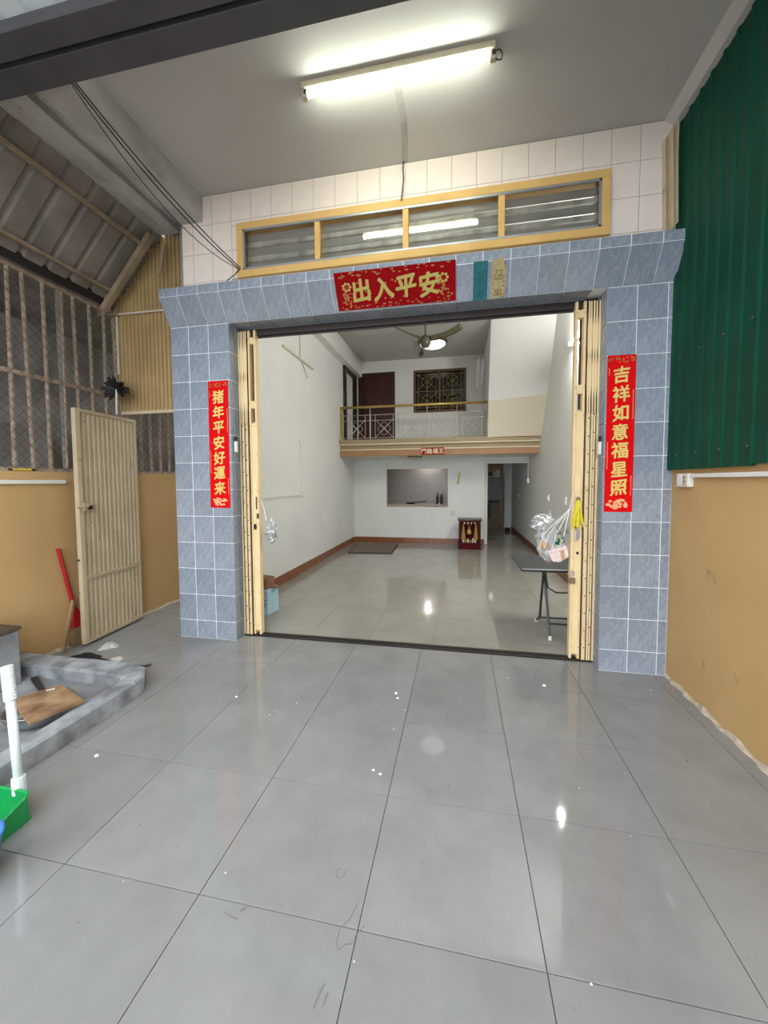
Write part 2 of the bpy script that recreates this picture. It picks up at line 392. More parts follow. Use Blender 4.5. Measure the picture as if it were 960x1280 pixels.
# ---- forecourt floor
floor = bx(XL-.1,-1.9,-.12, XR+.1,3.43,-.007).build('floor', 'grout_dark', kind=S)
cols = [XL]+[-.325+.5975*k for k in range(-5,4)]+[XR]
rows = [-1.9]+[1.172+.5635*k for k in range(-5,5)]
for i in range(len(cols)-1):
    for j in range(len(rows)-1):
        x0,x1,y0,y1 = cols[i],cols[i+1],rows[j],rows[j+1]
        if x1 < -2.1 and y1 > 3.0: pass
        g = .0016
        tile('floor_tile', floor, ((x0+x1)/2,(y0+y1)/2,-.006+random.uniform(-.0004,.0004)), x1-x0-2*g, y1-y0-2*g, .012, 'z', 'floor')
# passage floor beyond the side gate
pf = bx(XL-.1,3.43,-.12,-2.66,6.2,-.007).build('floor', 'grout_dark', kind=S)
for (a,b) in ((XL,-3.30),(-3.30,-2.70)):
    for k in range(5):
        y0 = 3.4316+.5635*k
        tile('floor_tile', pf, ((a+b)/2,y0+.28,-.006), b-a-.003, .5605, .012, 'z', 'floor')
# ---- inner floor
fi = bx(IL-.1,3.43,-.12, XR+.1,13.6,-.007).build('floor', 'grout_dark', kind=S)
cols = [IL]+[.37+.6*k for k in range(-4,2)]+[XR]
rows = [3.431,3.71]+[4.27+.56*k for k in range(0,17)]
for i in range(len(cols)-1):
    for j in range(len(rows)-1):
        x0,x1,y0,y1 = cols[i],cols[i+1],rows[j],rows[j+1]
        tile('floor_tile', fi, ((x0+x1)/2,(y0+y1)/2,-.006+random.uniform(-.0003,.0003)), x1-x0-.002, y1-y0-.002, .012, 'z', 'floor_in')
bx(-14,-16,-.35,14,-1.9,-.13).build('street', 'street', kind=S)
# ---- side walls of the forecourt
wr = bx(XR,-1.9,-.1,XR+.14,3.43,1.60).build('wall_right', 'beige', kind=S)
m_ = MB()
m_.slab(lambda u,v: (XR-.004-.014*(1-v)*(1+.5*math.sin(37*u))-.004*random.random(), u, .018*v*(1+.6*math.sin(23*u+1)+.4*random.random())+.001), seq(-1.9,3.24,160), [0,.5,1], (.02,0,0)).build('mortar_fillet', 'crumb_edge', wr)
bx(XR-.012,-1.9,1.565,XR+.02,3.23,1.60).build('top_edge', 'beige', wr)
wl = bx(XL-.14,-1.9,-.1,XL,6.2,1.60).build('wall_left', 'beige', kind=S)
m_ = MB()
m_.slab(lambda u,v: (XL+.004+.012*(1-v)+.003*random.random(), u, .02*v*(1+.5*math.sin(19*u))+.001), seq(2.5,6.1,70), [0,.5,1], (-.02,0,0)).build('mortar_fillet', 'crumb_edge', wl)
bx(-3.6,6.2,-.1,-2.6,6.3,3.6).build('wall_passage_end', 'beige', kind=S)
# ---- house side walls
wil = bx(IL-.105,3.45,-.1,IL,13.6,4.6).build('wall_left', 'white_paint', kind=S)
wir = bx(XR,3.43,-.1,XR+.14,13.6,4.6).build('wall_right', 'white_paint', kind=S)
# ---- facade: pillars
def pillar(name, x0, x1, xs, zs, side):
    p = bx(x0-(.0 if side>0 else .006),YF+.0012,-.1,x1+(.006 if side>0 else 0),3.45,2.95).build(name, 'grout_light', kind=S)
    for i in range(len(xs)-1):
        for j in range(len(zs)-1):
            w_, h_ = xs[i+1]-xs[i]-.004, zs[j+1]-zs[j]-.004
            tile('wall_tile', p, ((xs[i]+xs[i+1])/2, YF+.004, (zs[j]+zs[j+1])/2), w_, h_, .010, 'y', 'blue_tile')
    xr_ = x1 if side > 0 else x0      # return face towards the opening
    for j in range(len(zs)-1):
        h_ = zs[j+1]-zs[j]-.004
        for a,b in ((YF+.002,3.345),(3.349,3.45)):
            tile('wall_tile', p, (xr_+side*.004, (a+b)/2, (zs[j]+zs[j+1])/2), b-a, h_, .010*side, 'x', 'blue_tile')
    return p
zs = [0.0]+[.175+.2515*k for k in range(0,12)]
pillar('pillar', -2.660, -2.070, [-2.664,-2.475,-2.270,-2.061], zs, 1)
pillar('pillar', 1.098, XR-.004, [1.089,1.292,1.497,XR-.004], zs, -1)
# ---- header with projecting, slanted face
Y0, Z0, Z1, Z2 = 3.105, 3.238, 3.162, 2.942      # front edge, top, underside of the lip, soffit
hx0, hx1 = -2.664, XR-.012
hd = MB().prism([(Y0+.0012,Z0-.003),(Y0+.0012,Z1-.001),(YF+.0012,Z2+.001),(3.45,Z2+.012),(3.45,Z0-.006)], lambda p,a: (a,p[0],p[1]), hx0+.004, hx1-.002).build('header_beam', 'grout_light', kind=S)
joints = [hx0]+[-2.475+.2035*k for k in range(0,20)]+[hx1]
joints = [j for j in joints if hx0 <= j <= hx1]
sl = math.hypot(YF-Y0, Z1-Z2); ang = math.atan2(YF-Y0, Z1-Z2)
for a,b in zip(joints, joints[1:]):
    if b-a < .02: continue
    w_ = b-a-.004; xc = (a+b)/2
    tile('wall_tile', hd, (xc, Y0+.004, (Z0+Z1)/2), w_, Z0-Z1-.002, .010, 'y', 'blue_tile')
    tile('wall_tile', hd, (xc, (Y0+YF)/2+.0015, (Z1+Z2)/2+.001), w_, sl-.005, .010, 'y', 'blue_tile', rot=(ang,0,0))
    tile('wall_tile', hd, (xc, (Y0+3.26)/2, Z0-.005), w_, 3.25-Y0-.004, .010, 'z', 'blue_tile')
    if a > -2.1 and b < 1.12:
        tile('wall_tile', hd, (xc, YF+.091, Z2+.006), w_, .174, -.010, 'z', 'blue_tile')
bx(-2.055,3.424,2.885,1.083,3.452,2.953).build('gate_top_track', 'track', hd)
bx(-2.055,3.452,2.870,1.083,3.462,2.953).build('gate_track_lip', 'track', hd)
# ---- upper facade with the louvered vent
lx0,lx1,lz0,lz1 = -1.955,1.09,3.325,3.795
wf = MB().box(-2.52,3.255,Z0-.02,1.50,3.45,lz0).box(-2.52,3.255,lz1,1.50,3.45,4.3).box(-2.52,3.255,lz0,lx0,3.45,lz1).box(lx1,3.255,lz0,1.50,3.45,lz1)
wf.box(-2.95,3.485,3.3,-2.52,3.53,4.6).box(-2.66,3.40,2.9,-2.52,3.45,4.6).box(1.50,3.40,2.9,XR,3.45,4.6).box(-2.66,3.30,4.3,XR,3.45,4.6)
wf = wf.build('wall_front', 'grout_white', kind=S)
xs = [-2.52]+[-.46+.1945*k for k in range(-10,11)]; xs = [x for x in xs if x < 1.47]+[1.50]
zr = [Z0,3.332,3.584,3.836,4.088]
for i in range(len(xs)-1):
    for j in range(4):
        a,b,c,d = xs[i],xs[i+1],zr[j],zr[j+1]
        # keep clear of the vent: trim tiles to its edges
        pieces = [(a,b,c,d)]
        if a < lx1 and b > lx0 and c < lz1 and d > lz0:
            pieces = []
            if d > lz1+.01: pieces.append((a,b,max(c,lz1),d))
            if c < lz0-.01: pieces.append((a,b,c,min(d,lz0)))
            if a < lx0-.01: pieces.append((a,lx0,max(c,lz0),min(d,lz1)))
            if b > lx1+.01: pieces.append((lx1,b,max(c,lz0),min(d,lz1)))
        for (a2,b2,c2,d2) in pieces:
            if b2-a2 > .015 and d2-c2 > .015:
                tile('wall_tile', wf, ((a2+b2)/2,3.257,(c2+d2)/2), b2-a2-.003, d2-c2-.003, .010, 'y', 'white_tile')
# vent: ochre frame, four glazed bays, slats behind the glass
vw = link('window_1', None, (( lx0+lx1)/2,3.25,lz0), kind=S)
fwid = .062
fr = [bx(lx0,3.225,lz0,lx1,3.40,lz0+fwid), bx(lx0,3.225,lz1-fwid,lx1,3.40,lz1), bx(lx0,3.225,lz0+fwid,lx0+fwid,3.40,lz1-fwid), bx(lx1-fwid,3.225,lz0+fwid,lx1,3.40,lz1-fwid)]
for k in fr: k.build('frame_rail', 'yellow_frame', vw, bevel=.003)
bays = [lx0+fwid,-1.20,-.44,.315,lx1-fwid]
for k in range(1,4): bx(bays[k]-.024,3.232,lz0+fwid,bays[k]+.024,3.39,lz1-fwid).build('mullion', 'yellow_frame', vw, bevel=.002)
for t in ((lx0+fwid,lz1-fwid-.018,lx1-fwid,lz1-fwid),(lx0+fwid,lz0+fwid,lx1-fwid,lz0+fwid+.016),(lx0+fwid,lz0+fwid,lx0+fwid+.018,lz1-fwid),(lx1-fwid-.018,lz0+fwid,lx1-fwid,lz1-fwid)):
    bx(t[0],3.226,t[1],t[2],3.238,t[3]).build('metal_trim', 'alu', vw)
za, zb = lz0+fwid, lz1-fwid
for k in range(4):
    a, b = bays[k]+(.024 if k else 0), bays[k+1]-(.024 if k < 3 else 0)
    bx(a,3.262,za,b,3.266,zb).build('pane', 'louver_glass', vw)
    for q in range(3):
        zc = za+.05+q*.122
        MB().prism([(3.278,zc-.032),(3.284,zc-.036),(3.300,zc+.032),(3.294,zc+.036)], lambda p,x: (x,p[0],p[1]), a, b).build('slat', 'louver_grey', vw)
        if q < 2: MB().prism([(3.276,zc+.040),(3.310,zc+.044),(3.310,zc+.088),(3.284,zc+.080)], lambda p,x: (x,p[0],p[1]), a, b).build('slat', 'slat', vw)
# ---- forecourt ceiling, beams and canopy
CZ = 4.09
ce = MB().box(-2.30,1.90,CZ,1.44,3.45,CZ+.14)
ce = ce.build('ceiling', 'ceiling_paint', kind=S)
MB().prism([(1.44,CZ),(1.50,CZ-.05),(1.62,CZ-.05),(1.62,CZ+.14),(1.44,CZ+.14)], lambda p,a: (p[0],a,p[1]), 1.93,3.40).build('ceiling_edge_right', 'ceiling_paint', kind=S)
cbm = bx(-2.52,1.93,3.865,-2.30,3.262,4.30).build('ceiling_beam', 'concrete_white', kind=S, bevel=.006)
r_ = random.Random(3)
m_ = MB().slab(lambda u,v: (-2.52-.36*v, u, 3.985-.06*v+.012*math.sin(9*u+5*v)+.008*r_.random()), seq(1.93,3.42,60), seq(0,1,9), (0,0,.2))
m_.build('ceiling_slab_edge', 'concrete_white', kind=S)
r_ = random.Random(5)
m_ = MB().slab(lambda u,v: (-2.66-.26*v, u, 3.895+.06*abs(v-.35)+.005*math.sin(5*u)+.004*r_.random()), seq(1.93,3.40,60), seq(0,1,7), (0,0,.12))
m_.build('ceiling_plaster_lip', 'concrete_white', kind=S)
# wiring channel patch across the ceiling
MB().slab(lambda u,v: (-.40+.012*math.sin(7*u)-.035*(u-2.55)/.7+(v-.5)*.05, u, CZ-.004*math.sin(math.pi*v)), seq(2.55,3.25,24), seq(0,1,5), (0,0,.01)).build('plaster_patch', 'patch', ce)
bmf = bx(-4.6,1.785,3.75,XR+.12,1.92,4.02).build('roof_beam', 'steel_grey', kind=S, bevel=.004)
bx(-4.6,1.635,3.74,XR+.12,1.752,3.80).build('roof_beam', 'steel_grey', kind=S, bevel=.004)
bx(-4.6,1.768,3.79,XR+.12,1.784,3.98).build('roof_beam_web', 'steel_grey', kind=S)
cn = thing('canopy_roof', (-1.4,.5,4.15), 'pale grey translucent sheet canopy above the dark steel beams', 'roof')
cn['kind'] = S
for k in range(7):
    x0 = -4.6+k*.90
    m_ = MB().slab(lambda u,v: (x0+u, v, 3.802+.12*(1.74-v)*.35+(.022 if (u/.9*5)%1 < .25 else 0)), [i*.9/60 for i in range(61)], [.55,1.1,1.765], (0,0,.004))
    m_.build('roof_sheet', 'canopy', cn)
for y in (.62,): bx(-4.6,y-.04,3.76,XR+.12,y+.04,3.835).build('purlin', 'steel_grey', cn)

# ---- inner room
IC = 4.47
bx(IL-.1,3.45,IC,XR+.14,13.6,IC+.12).build('ceiling', 'ceiling_paint', kind=S)
bx(IL,3.45,4.10,IL+.16,9.5,IC).build('ceiling_beam', 'white_paint', kind=S)
# skirting
def skirt(name, axis, a, b, f, side):
    o = link(name, None, ((a,f,0) if axis == 'x' else (f,a,0)), kind=S)
    n = max(1, round((b-a)/.6)); L_ = (b-a)/n
    for k in range(n):
        p, q = a+k*L_+.001, a+(k+1)*L_-.001
        (bx(p,f,0,q,f+side*.012,.135) if axis == 'x' else bx(f,p,0,f+side*.012,q,.135)).build('skirting_tile', 'skirt', o)
skirt('baseboard_left', 'y', 3.47, 9.24, IL, 1)
skirt('baseboard_right', 'y', 3.47, 13.2, XR, -1)
skirt('baseboard_back', 'x', IL+.014, .585, 9.25, -1)
# lower back wall with hatch and corridor opening
YB = 9.25
lb = MB().box(IL,YB,-.1,-1.74,YB+.12,2.06).box(-.26,YB,-.1,.595,YB+.12,2.06).box(-1.74,YB,-.1,-.26,YB+.12,.885).box(-1.74,YB,1.80,-.26,YB+.12,2.06).box(.595,YB,1.905,XR,YB+.12,2.06)
lb = lb.build('wall_back', 'white_paint', kind=S)
for t in ((-1.78,.855,-.22,.885),(-1.78,1.80,-.22,1.83),(-.26,.885,-.225,1.80)): bx(t[0],YB-.012,t[1],t[2],YB+.0,t[3]).build('hatch_trim', 'white_plastic', lb)
bx(.585,YB-.012,.135,.60,YB,1.905).build('corner_trim', 'cream', lb)
# kitchen and corridor behind it
bx(IL,11.0,-.1,.60,11.1,2.2).build('wall_kitchen', 'kitchen_tile', kind=S)
bx(.595,YB+.12,-.1,.66,11.0,2.2).build('wall_corridor', 'white_paint', kind=S)
bx(IL,YB+.12,2.14,XR,13.6,2.2).build('ceiling', 'white_paint', kind=S)
bx(-.2,13.3,-.1,XR,13.4,2.2).build('wall_corridor_end', 'cream', kind=S)
bx(-.3,11.1,-.1,-.2,13.4,2.2).build('wall_corridor', 'white_paint', kind=S)
bx(1.36,12.2,0,XR,12.6,2.14).build('column', 'white_paint', kind=S, bevel=.004)
# mezzanine slab, fascia mouldings
mz = bx(IL,8.16,2.05,XR,9.6,2.37).build('mezzanine_slab', 'white_paint', kind=S)
FY = 8.10
for nm, y0, z0, z1, mt in (('fascia_moulding',FY+.02,2.045,2.17,'fascia_brown'),('fascia_moulding',FY+.0,2.17,2.195,'cream'),('fascia_moulding',FY+.03,2.195,2.28,'fascia_olive'),('fascia_moulding',FY-.03,2.28,2.31,'cream'),('fascia_moulding',FY-.04,2.31,2.40,'fascia_olive')):
    bx(IL+.001,y0,z0,XR-.001,8.18,z1).build(nm, mt, mz, bevel=.004)
# upper back wall with door and window
YU = 9.5
dx0,dx1,dz1 = -2.50,-1.56,4.20
wx0,wx1,wz0,wz1 = -1.10,.155,3.17,4.19
ub = MB().box(IL,YU,2.37,dx0,YU+.12,IC).box(dx0,YU,dz1,dx1,YU+.12,IC).box(dx1,YU,2.37,wx0,YU+.12,IC).box(wx0,YU,2.37,wx1,YU+.12,wz0).box(wx0,YU,wz1,wx1,YU+.12,IC).box(wx1,YU,2.37,XR,YU+.12,IC)
ub.build('wall_back', 'white_paint', kind=S)
d1 = link('door_1', None, ((dx0+dx1)/2,YU,2.37), kind=S)
bx(dx0,YU+.005,2.40,dx0+.07,YU+.1,dz1).build('door_frame','door_brown',d1); bx(dx1-.06,YU+.005,2.40,dx1,YU+.1,dz1).build('door_frame','door_brown',d1); bx(dx0+.07,YU+.005,dz1-.07,dx1-.06,YU+.1,dz1).build('door_frame','door_brown',d1)
bx(dx0+.07,YU+.03,2.40,dx1-.06,YU+.07,dz1-.07).build('door_panel','door_red',d1)
for i in range(2):
    for z0,z1 in ((2.55,3.2),(3.3,3.98)):
        xa = dx0+.14+i*.35; bx(xa,YU+.022,z0,xa+.29,YU+.034,z1).build('raised_panel','door_red',d1,bevel=.006)
w2 = link('window_2', None, ((wx0+wx1)/2,YU,wz0), kind=S)
f_ = .055
for t in ((wx0,wz0,wx1,wz0+f_),(wx0,wz1-f_,wx1,wz1),(wx0,wz0+f_,wx0+f_,wz1-f_),(wx1-f_,wz0+f_,wx1,wz1-f_),((wx0+wx1)/2-.025,wz0+f_,(wx0+wx1)/2+.025,wz1-f_)):
    bx(t[0],YU-.02,t[1],t[2],YU+.09,t[3]).build('window_frame','win_brown',w2,bevel=.003)
for a,b in ((wx0+f_,(wx0+wx1)/2-.025),((wx0+wx1)/2+.025,wx1-f_)):
    bx(a,YU+.055,wz0+f_,b,YU+.062,wz1-f_).build('pane','dark_glass',w2)
    g = MB(); r = .006; y = YU+.01; zc = (wz0+wz1)/2; xc = (a+b)/2
    for x in (a+.06,b-.06,xc): g.tube([(x,y,wz0+f_),(x,y,wz1-f_)], r, 6)
    for z in (zc,wz0+f_+.06,wz1-f_-.06): g.tube([(a,y,z),(b,y,z)], r, 6)
    for zz in ((wz0+f_+zc)/2,(wz1-f_+zc)/2):
        g.tube([(xc+.13*math.cos(t*math.pi/8),y,zz+.13*math.sin(t*math.pi/8)) for t in range(17)], r, 6)
        for s_ in (-1,1): g.tube([(a+.06,y,zz-s_*.16),(b-.06,y,zz+s_*.16)], r, 6)
    g.build('window_grille','gold_rail',w2)
# doorway in the left wall upstairs
d2 = link('door_2', None, (IL,8.85,2.37), kind=S)
for a,b,z0,z1,mt in ((8.40,8.52,2.40,4.10,'door_brown'),(9.10,9.42,2.40,4.10,'door_brown'),(8.52,9.10,3.98,4.10,'door_brown')):
    bx(IL-.02,a,z0,IL+.05,b,z1).build('door_frame',mt,d2)
bx(IL-.02,8.52,2.40,IL+.02,9.10,3.98).build('door_panel','white_plastic',d2)
# sloping underside of the stair to the floor above
def interp(which, t):
    z = 2.38+2.09*t
    return (7.99-1.45*t+.26*t*t, z) if which == 'r' else (8.06-.44*t-.20*t*t, z)
def stair(t0, t1, n): 
    vs, fs = [], []
    T = seq(t0,t1,n)
    for t in T:
        a, b = interp('l',t), interp('r',t)
        vs += [(.56,a[0],a[1]),(XR,b[0],b[1]),(XR,9.46,b[1]),(.56,9.46,a[1])]
    for i in range(n-1):
        for q in range(4): fs.append((i*4+q,i*4+(q+1)%4,i*4+4+(q+1)%4,i*4+4+q))
    fs += [(3,2,1,0), tuple((n-1)*4+q for q in range(4))]
    return MB().add(vs, fs)
st = stair(.33,1.0,90).build('stair_soffit', 'white_paint', kind=S)
stair(0,.33,45).build('lower_panel', 'stair_low', st)
# ================================================================== FORECOURT SIDES
def rib(u, pitch, duty, depth, ramp=.12):
    t = (u/pitch) % 1.0
    if t < duty: return depth
    if t < duty+ramp: return depth*(1-(t-duty)/ramp)
    if t > 1-ramp: return depth*(t-1+ramp)/ramp
    return 0.0
def rib_us(L_, pitch, duty, ramp=.12):
    us = set([0.0, L_]); k = 0
    while k*pitch < L_+pitch:
        for t in (0, duty, duty+ramp, 1-ramp):
            u = (k+t)*pitch
            if 0 < u < L_: us.add(round(u,5))
        k += 1
    return sorted(us)
# ---- green corrugated cladding over the right wall
gc = thing('green_cladding', (XR,1.6,1.58), 'dark green corrugated metal cladding above the beige wall with the white conduit', 'cladding')
y0 = 3.232
for k in range(6):
    L_ = .86; ztop = 4.036
    zb = 1.585+.012*random.uniform(-1,1)
    us = rib_us(L_, .115, .16)
    yk = y0-k*.82
    MB().slab(lambda u,v: (XR-.030-.004*(k%2)-rib(u,.115,.16,.009)-.006*(1-v), yk-u, zb+(ztop-zb)*v), us, [0,1], (.003,0,0)).build('metal_sheet', 'green', gc)
m_ = MB()
for k in range(18):
    yk = 3.1-k*.23
    for z in (1.68,2.35): m_.lathe([(0,-.006),(.007,-.006),(.009,0)], (XR-.052,yk,z), 8, Matrix.Rotation(math.pi/2,3,'Y'))
m_.build('roofing_screws', 'wire', gc, kind='stuff')
# bent tan sheet scrap closing the corner over the header
tp = thing('corner_flashing', (1.5,3.2,3.26), 'bent tan corrugated sheet scrap between white tiled wall and green cladding', 'metal sheet')
MB().slab(lambda u,v: (1.425+.072*u+.022*(1-v), 3.245-.05*u-.02*math.sin(u*13), 3.262+(.66+.11*u)*v+.07*u*(1-v)), seq(0,1,25), seq(0,1,6), (.001,.003,0)).build('metal_sheet', 'leaf', tp)
# conduit and sockets on the right wall
tag(bx(XR-.034,-1.0,1.515,XR-.0,2.955,1.542).build('cable_conduit', 'white_plastic', bevel=.003), 'white plastic cable conduit along the top of the right beige wall', 'conduit')
so = thing('socket_box', (XR,3.04,1.455), 'small cream double socket box on the beige wall under green cladding', 'socket')
bx(XR-.035,2.972,1.452,XR,3.118,1.545).build('box', 'white_plastic', so, bevel=.004)
sp_ = bx(XR-.040,2.985,1.462,XR-.035,3.04,1.535).build('socket_plate', 'cream_plastic', so, bevel=.002)
bx(XR-.040,3.05,1.462,XR-.035,3.105,1.535).build('switch_plate', 'white_plastic', so, bevel=.002)
for z in (1.485,1.512): bx(XR-.042,3.005,z,XR-.040,3.02,z+.008).build('socket_hole', 'black', sp_)
# conduit on the left wall
tag(bx(XL,-1.0,1.495,XL+.03,2.86,1.528).build('cable_conduit', 'white_plastic', bevel=.003), 'grey white cable conduit running below the chain link screen on left wall', 'conduit')

# ---- steel bar screen with chain link on the left wall
sc = thing('bar_screen', (XL,3.2,1.6), 'rusty steel bar screen with chain link on top of the left beige wall', 'screen')
for z in (1.615,2.40,3.24): MB().beam((XL-.03,-.2,z),(XL-.03,6.1,z),.03,.035).build('rail', 'old_bar', sc)
y = 1.5
k = 0
while y < 6.0:
    lean = .02*math.sin(k*2.1)
    MB().beam((XL-.028,y,1.62),(XL-.028,y+lean,3.23),.012,.030).build('bar', 'old_bar', sc)
    y += .142; k += 1
MB().tube([(XL-.05,2.93,1.6),(XL-.05,2.93,3.24)], .024, 10).build('post', 'roof', sc)
m_ = MB(); half = .039
for i in range(int(3.2/half)):
    yb = 1.7+i*half
    pts = [(XL+.006+.003*((i+j)%2), yb+(half if (i+j)%2 else 0), 1.62+j*half) for j in range(int(1.62/half))]
    m_.tube(pts, .0022, 3, caps=False)
m_.build('chain_link', 'wire', sc, kind='stuff', fixn=False)
# neighbour's lean-to seen through the bars
nb = MB().box(-4.75,-2,-.1,-4.65,6.4,4.0)
nb = nb.build('wall_neighbour', 'neighbour', kind=S)
bx(1.78,-1.9,-.1,1.88,3.43,4.7).build('wall_neighbour', 'neighbour', kind=S)  # unseen wall added to block sky leaking past the green cladding
tag(bx(-4.64,1.6,1.2,-4.60,2.55,3.3).build('plywood_board', 'neighbour_tan'), 'tan plywood board leaning behind the bar screen', 'board')
tag(bx(-4.60,2.9,-.1,-4.40,3.5,2.1).build('storage_cabinet', 'neighbour', bevel=.01), 'dim grey cabinet in the neighbouring yard behind the bars', 'cabinet')
bx(-4.65,-2,-.12,XL-.14,6.4,-.02).build('floor', 'concrete', kind=S)
bx(-4.75,6.3,-.1,XL-.14,6.4,4.0).build('wall_neighbour', 'neighbour', kind=S)
bx(-4.75,-.5,3.262,-3.476,6.4,3.285).build('shade_roof_neighbour', 'neighbour', kind=S)  # unseen roof added to darken the yard and close a sky gap

# ---- lean-to roof between the left wall and the concrete edge
rf = thing('lean_to_roof', (-3.1,2.6,3.3), 'weathered grey lean-to roof of ribbed sheets on tan steel tubes', 'roof')
A_, B_ = Vector((-2.90,0,3.935)), Vector((-3.47,0,3.305))
nrm = Vector((-(A_-B_).z,0,(A_-B_).x)).normalized()
for k in range(4):
    ys = .55+k*.80; L_ = .815
    us = rib_us(L_, .20, .10, .10)
    def f(u,v):
        p = A_+(B_-A_)*v+nrm*(rib(u,.20,.10,.018,.10)+.004*(k%2)); return (p.x, ys+u, p.z)
    MB().slab(f, us, [0,1], nrm*.003).build('roof_sheet', 'roof', rf)
def at_roof(t, dz=0): 
    p = A_+(B_-A_)*t; return p.x, p.z+dz
for t in (.16,.80):
    x_, z_ = at_roof(t, -.055); MB().beam((x_,.5,z_),(x_,3.42,z_),.028,.028).build('purlin', 'tan_steel', rf)
xa, za_ = at_roof(-.02,-.09); xb, zb_ = at_roof(.98,-.11)
MB().beam((xa,3.30,za_),(xb,3.30,zb_),.055,.05).build('rafter', 'tan_steel', rf)
MB().beam((xa,1.2,za_),(xb,1.2,zb_),.055,.05).build('rafter', 'tan_steel', rf)
MB().beam((-3.462,.4,3.325),(-3.462,3.42,3.325),.012,.15).build('gutter_shade_board', 'track', rf)  # dark board paints the shaded gutter along the roof's low edge
bx(-3.64,3.40,3.20,-3.42,3.455,3.50).build('sky_gap_filler', 'tan_steel', rf)  # filler added to stop sky showing through at the roof end
MB().beam((-3.44,3.33,3.20),(-3.44,3.33,3.38),.04,.04).build('strut', 'tan_steel', rf)
MB().beam((-2.86,3.36,3.52),(-2.80,3.36,3.80),.012,.03).build('strut', 'tan_steel', rf)

# ---- corrugated panel above the side passage, with its pipe
pn = thing('passage_panel', (-3.07,3.47,2.22), 'yellowed ribbed metal panel hanging above the side passage', 'metal sheet')
x0p, x1p = -3.465, -2.60
us = rib_us(x1p-x0p, .0455, .34, .14)
def f(u,v):
    x = x0p+u; zt = min(4.06, 3.36+(x-x0p)*1.0)
    return (x, 3.47-rib(u,.0455,.34,.016,.14), 2.235+(zt-2.235)*v)
MB().slab(f, us, [0,1], (0,.002,0)).build('metal_sheet', 'yellow_sheet', pn)
MB().beam((x0p,3.475,2.228),(-2.665,3.475,2.228),.03,.035).build('bottom_rail', 'leaf', pn)
MB().beam((x0p,3.475,2.23),(x0p,3.475,3.36),.02,.02).build('side_rail', 'tan_steel', pn)
MB().tube([(-3.455,3.445,2.62),(-3.455,3.445,3.20),(-3.45,3.442,3.215),(-3.43,3.44,3.22),(-2.66,3.44,3.215)], .010, 8).build('pipe', 'tan_pipe', pn)

# ---- side gate leaf folded back against the left wall
gl = thing('side_gate', (-3.44,3.24,.02), 'beige ribbed metal gate leaf standing open against the left wall', 'gate')
g0, g1 = Vector((-3.37,2.865,0)), Vector((-3.43,3.59,0)); gd = (g1-g0); gw = gd.length; gd.normalize(); gn = Vector((gd.y,-gd.x,0))
if gn.x < 0: gn = -gn
def gp(u, z, n=0): 
    p = g0+gd*u+gn*n; return (p.x,p.y,z)
us = [.04+u for u in rib_us(gw-.06, .052, .45, .12)]
MB().slab(lambda u,v: gp(u, .05+2.09*v, -.004+rib(u-.04,.052,.45,.014,.12)), us, [0,1], -gn*.002).build('metal_sheet', 'leaf', gl)
MB().beam(gp(.022,.02),gp(.022,2.17),.045,.045,up=(0,1,0)).build('stile', 'leaf', gl, bevel=.002)
MB().beam(gp(gw-.015,.02),gp(gw-.015,2.17),.03,.03,up=(0,1,0)).build('stile', 'leaf', gl, bevel=.002)
for z in (.035,.62,2.155): MB().beam(gp(.04,z,.006),gp(gw-.03,z,.006),.03,.03).build('rail', 'leaf', gl, bevel=.002)
lk = MB().beam(gp(.03,1.28,.03),gp(.13,1.28,.03),.012,.07).build('lock_plate', 'leaf', gl, bevel=.002)
MB().beam(gp(.07,1.275,.040),gp(.11,1.275,.040),.012,.035).build('keyhole', 'black', lk)
MB().tube([gp(-.04,1.285,.035),gp(.07,1.285,.042)], .009, 8).build('bolt', 'leaf', gl)
MB().tube([gp(0,.80,-.01),gp(-.03,.80,0)], .01, 8).build('bolt', 'rust', gl)

# ---- black feather duster wedged at the panel corner
fd = thing('feather_duster', (-3.33,3.28,2.17), 'black feather duster stuck upright at the corner above the side gate', 'duster')
r_ = random.Random(11)
for k in range(34):
    a = math.radians(-118+236*k/33)+r_.uniform(-.08,.08); L_ = r_.uniform(.11,.165); b = r_.uniform(-.7,.35)
    p0 = Vector((-3.315,3.27,2.41)); d = Vector((math.sin(a),b,math.cos(a)*.85)).normalized()
    pts = [p0+d*L_*t+Vector((0,0,-.02*t*t)) for t in seq(.1,1,6)]
    sd = d.cross(Vector((0,1,0))).normalized(); vs = []
    for i,p in enumerate(pts):
        wd = .022*math.sin(math.pi*(.15+.75*i/5)); vs += [p-sd*wd, p+sd*wd, p+Vector((0,-.006,0))]
    fs = [(0,1,2),(15,17,16)]
    for i in range(5): fs += [(3*i,3*i+2,3*i+5,3*i+3),(3*i+2,3*i+1,3*i+4,3*i+5),(3*i+1,3*i,3*i+3,3*i+4)]
    MB().add(vs, fs).build('feather', 'feather', fd)
MB().tube([(-3.33,3.275,2.178),(-3.315,3.27,2.44)], .009, 8).build('handle', 'tan_pipe', fd)
# ---- yellow tool on the wall top
yt = thing('marker_pen', (XL+.02,2.53,1.6), 'yellow marker lying on the ledge below the chain link', 'pen')
MB().tube([(XL-.005,2.46,1.612),(XL-.005,2.60,1.612)], .010, 10).build('barrel', 'pen_yellow', yt)
MB().tube([(XL-.005,2.60,1.612),(XL-.005,2.628,1.612)], .0095, 10).build('cap', 'black', yt)
MB().tube([(XL-.005,2.435,1.612),(XL-.005,2.46,1.612)], .008, 10).build('cap', 'dark_wood', yt)

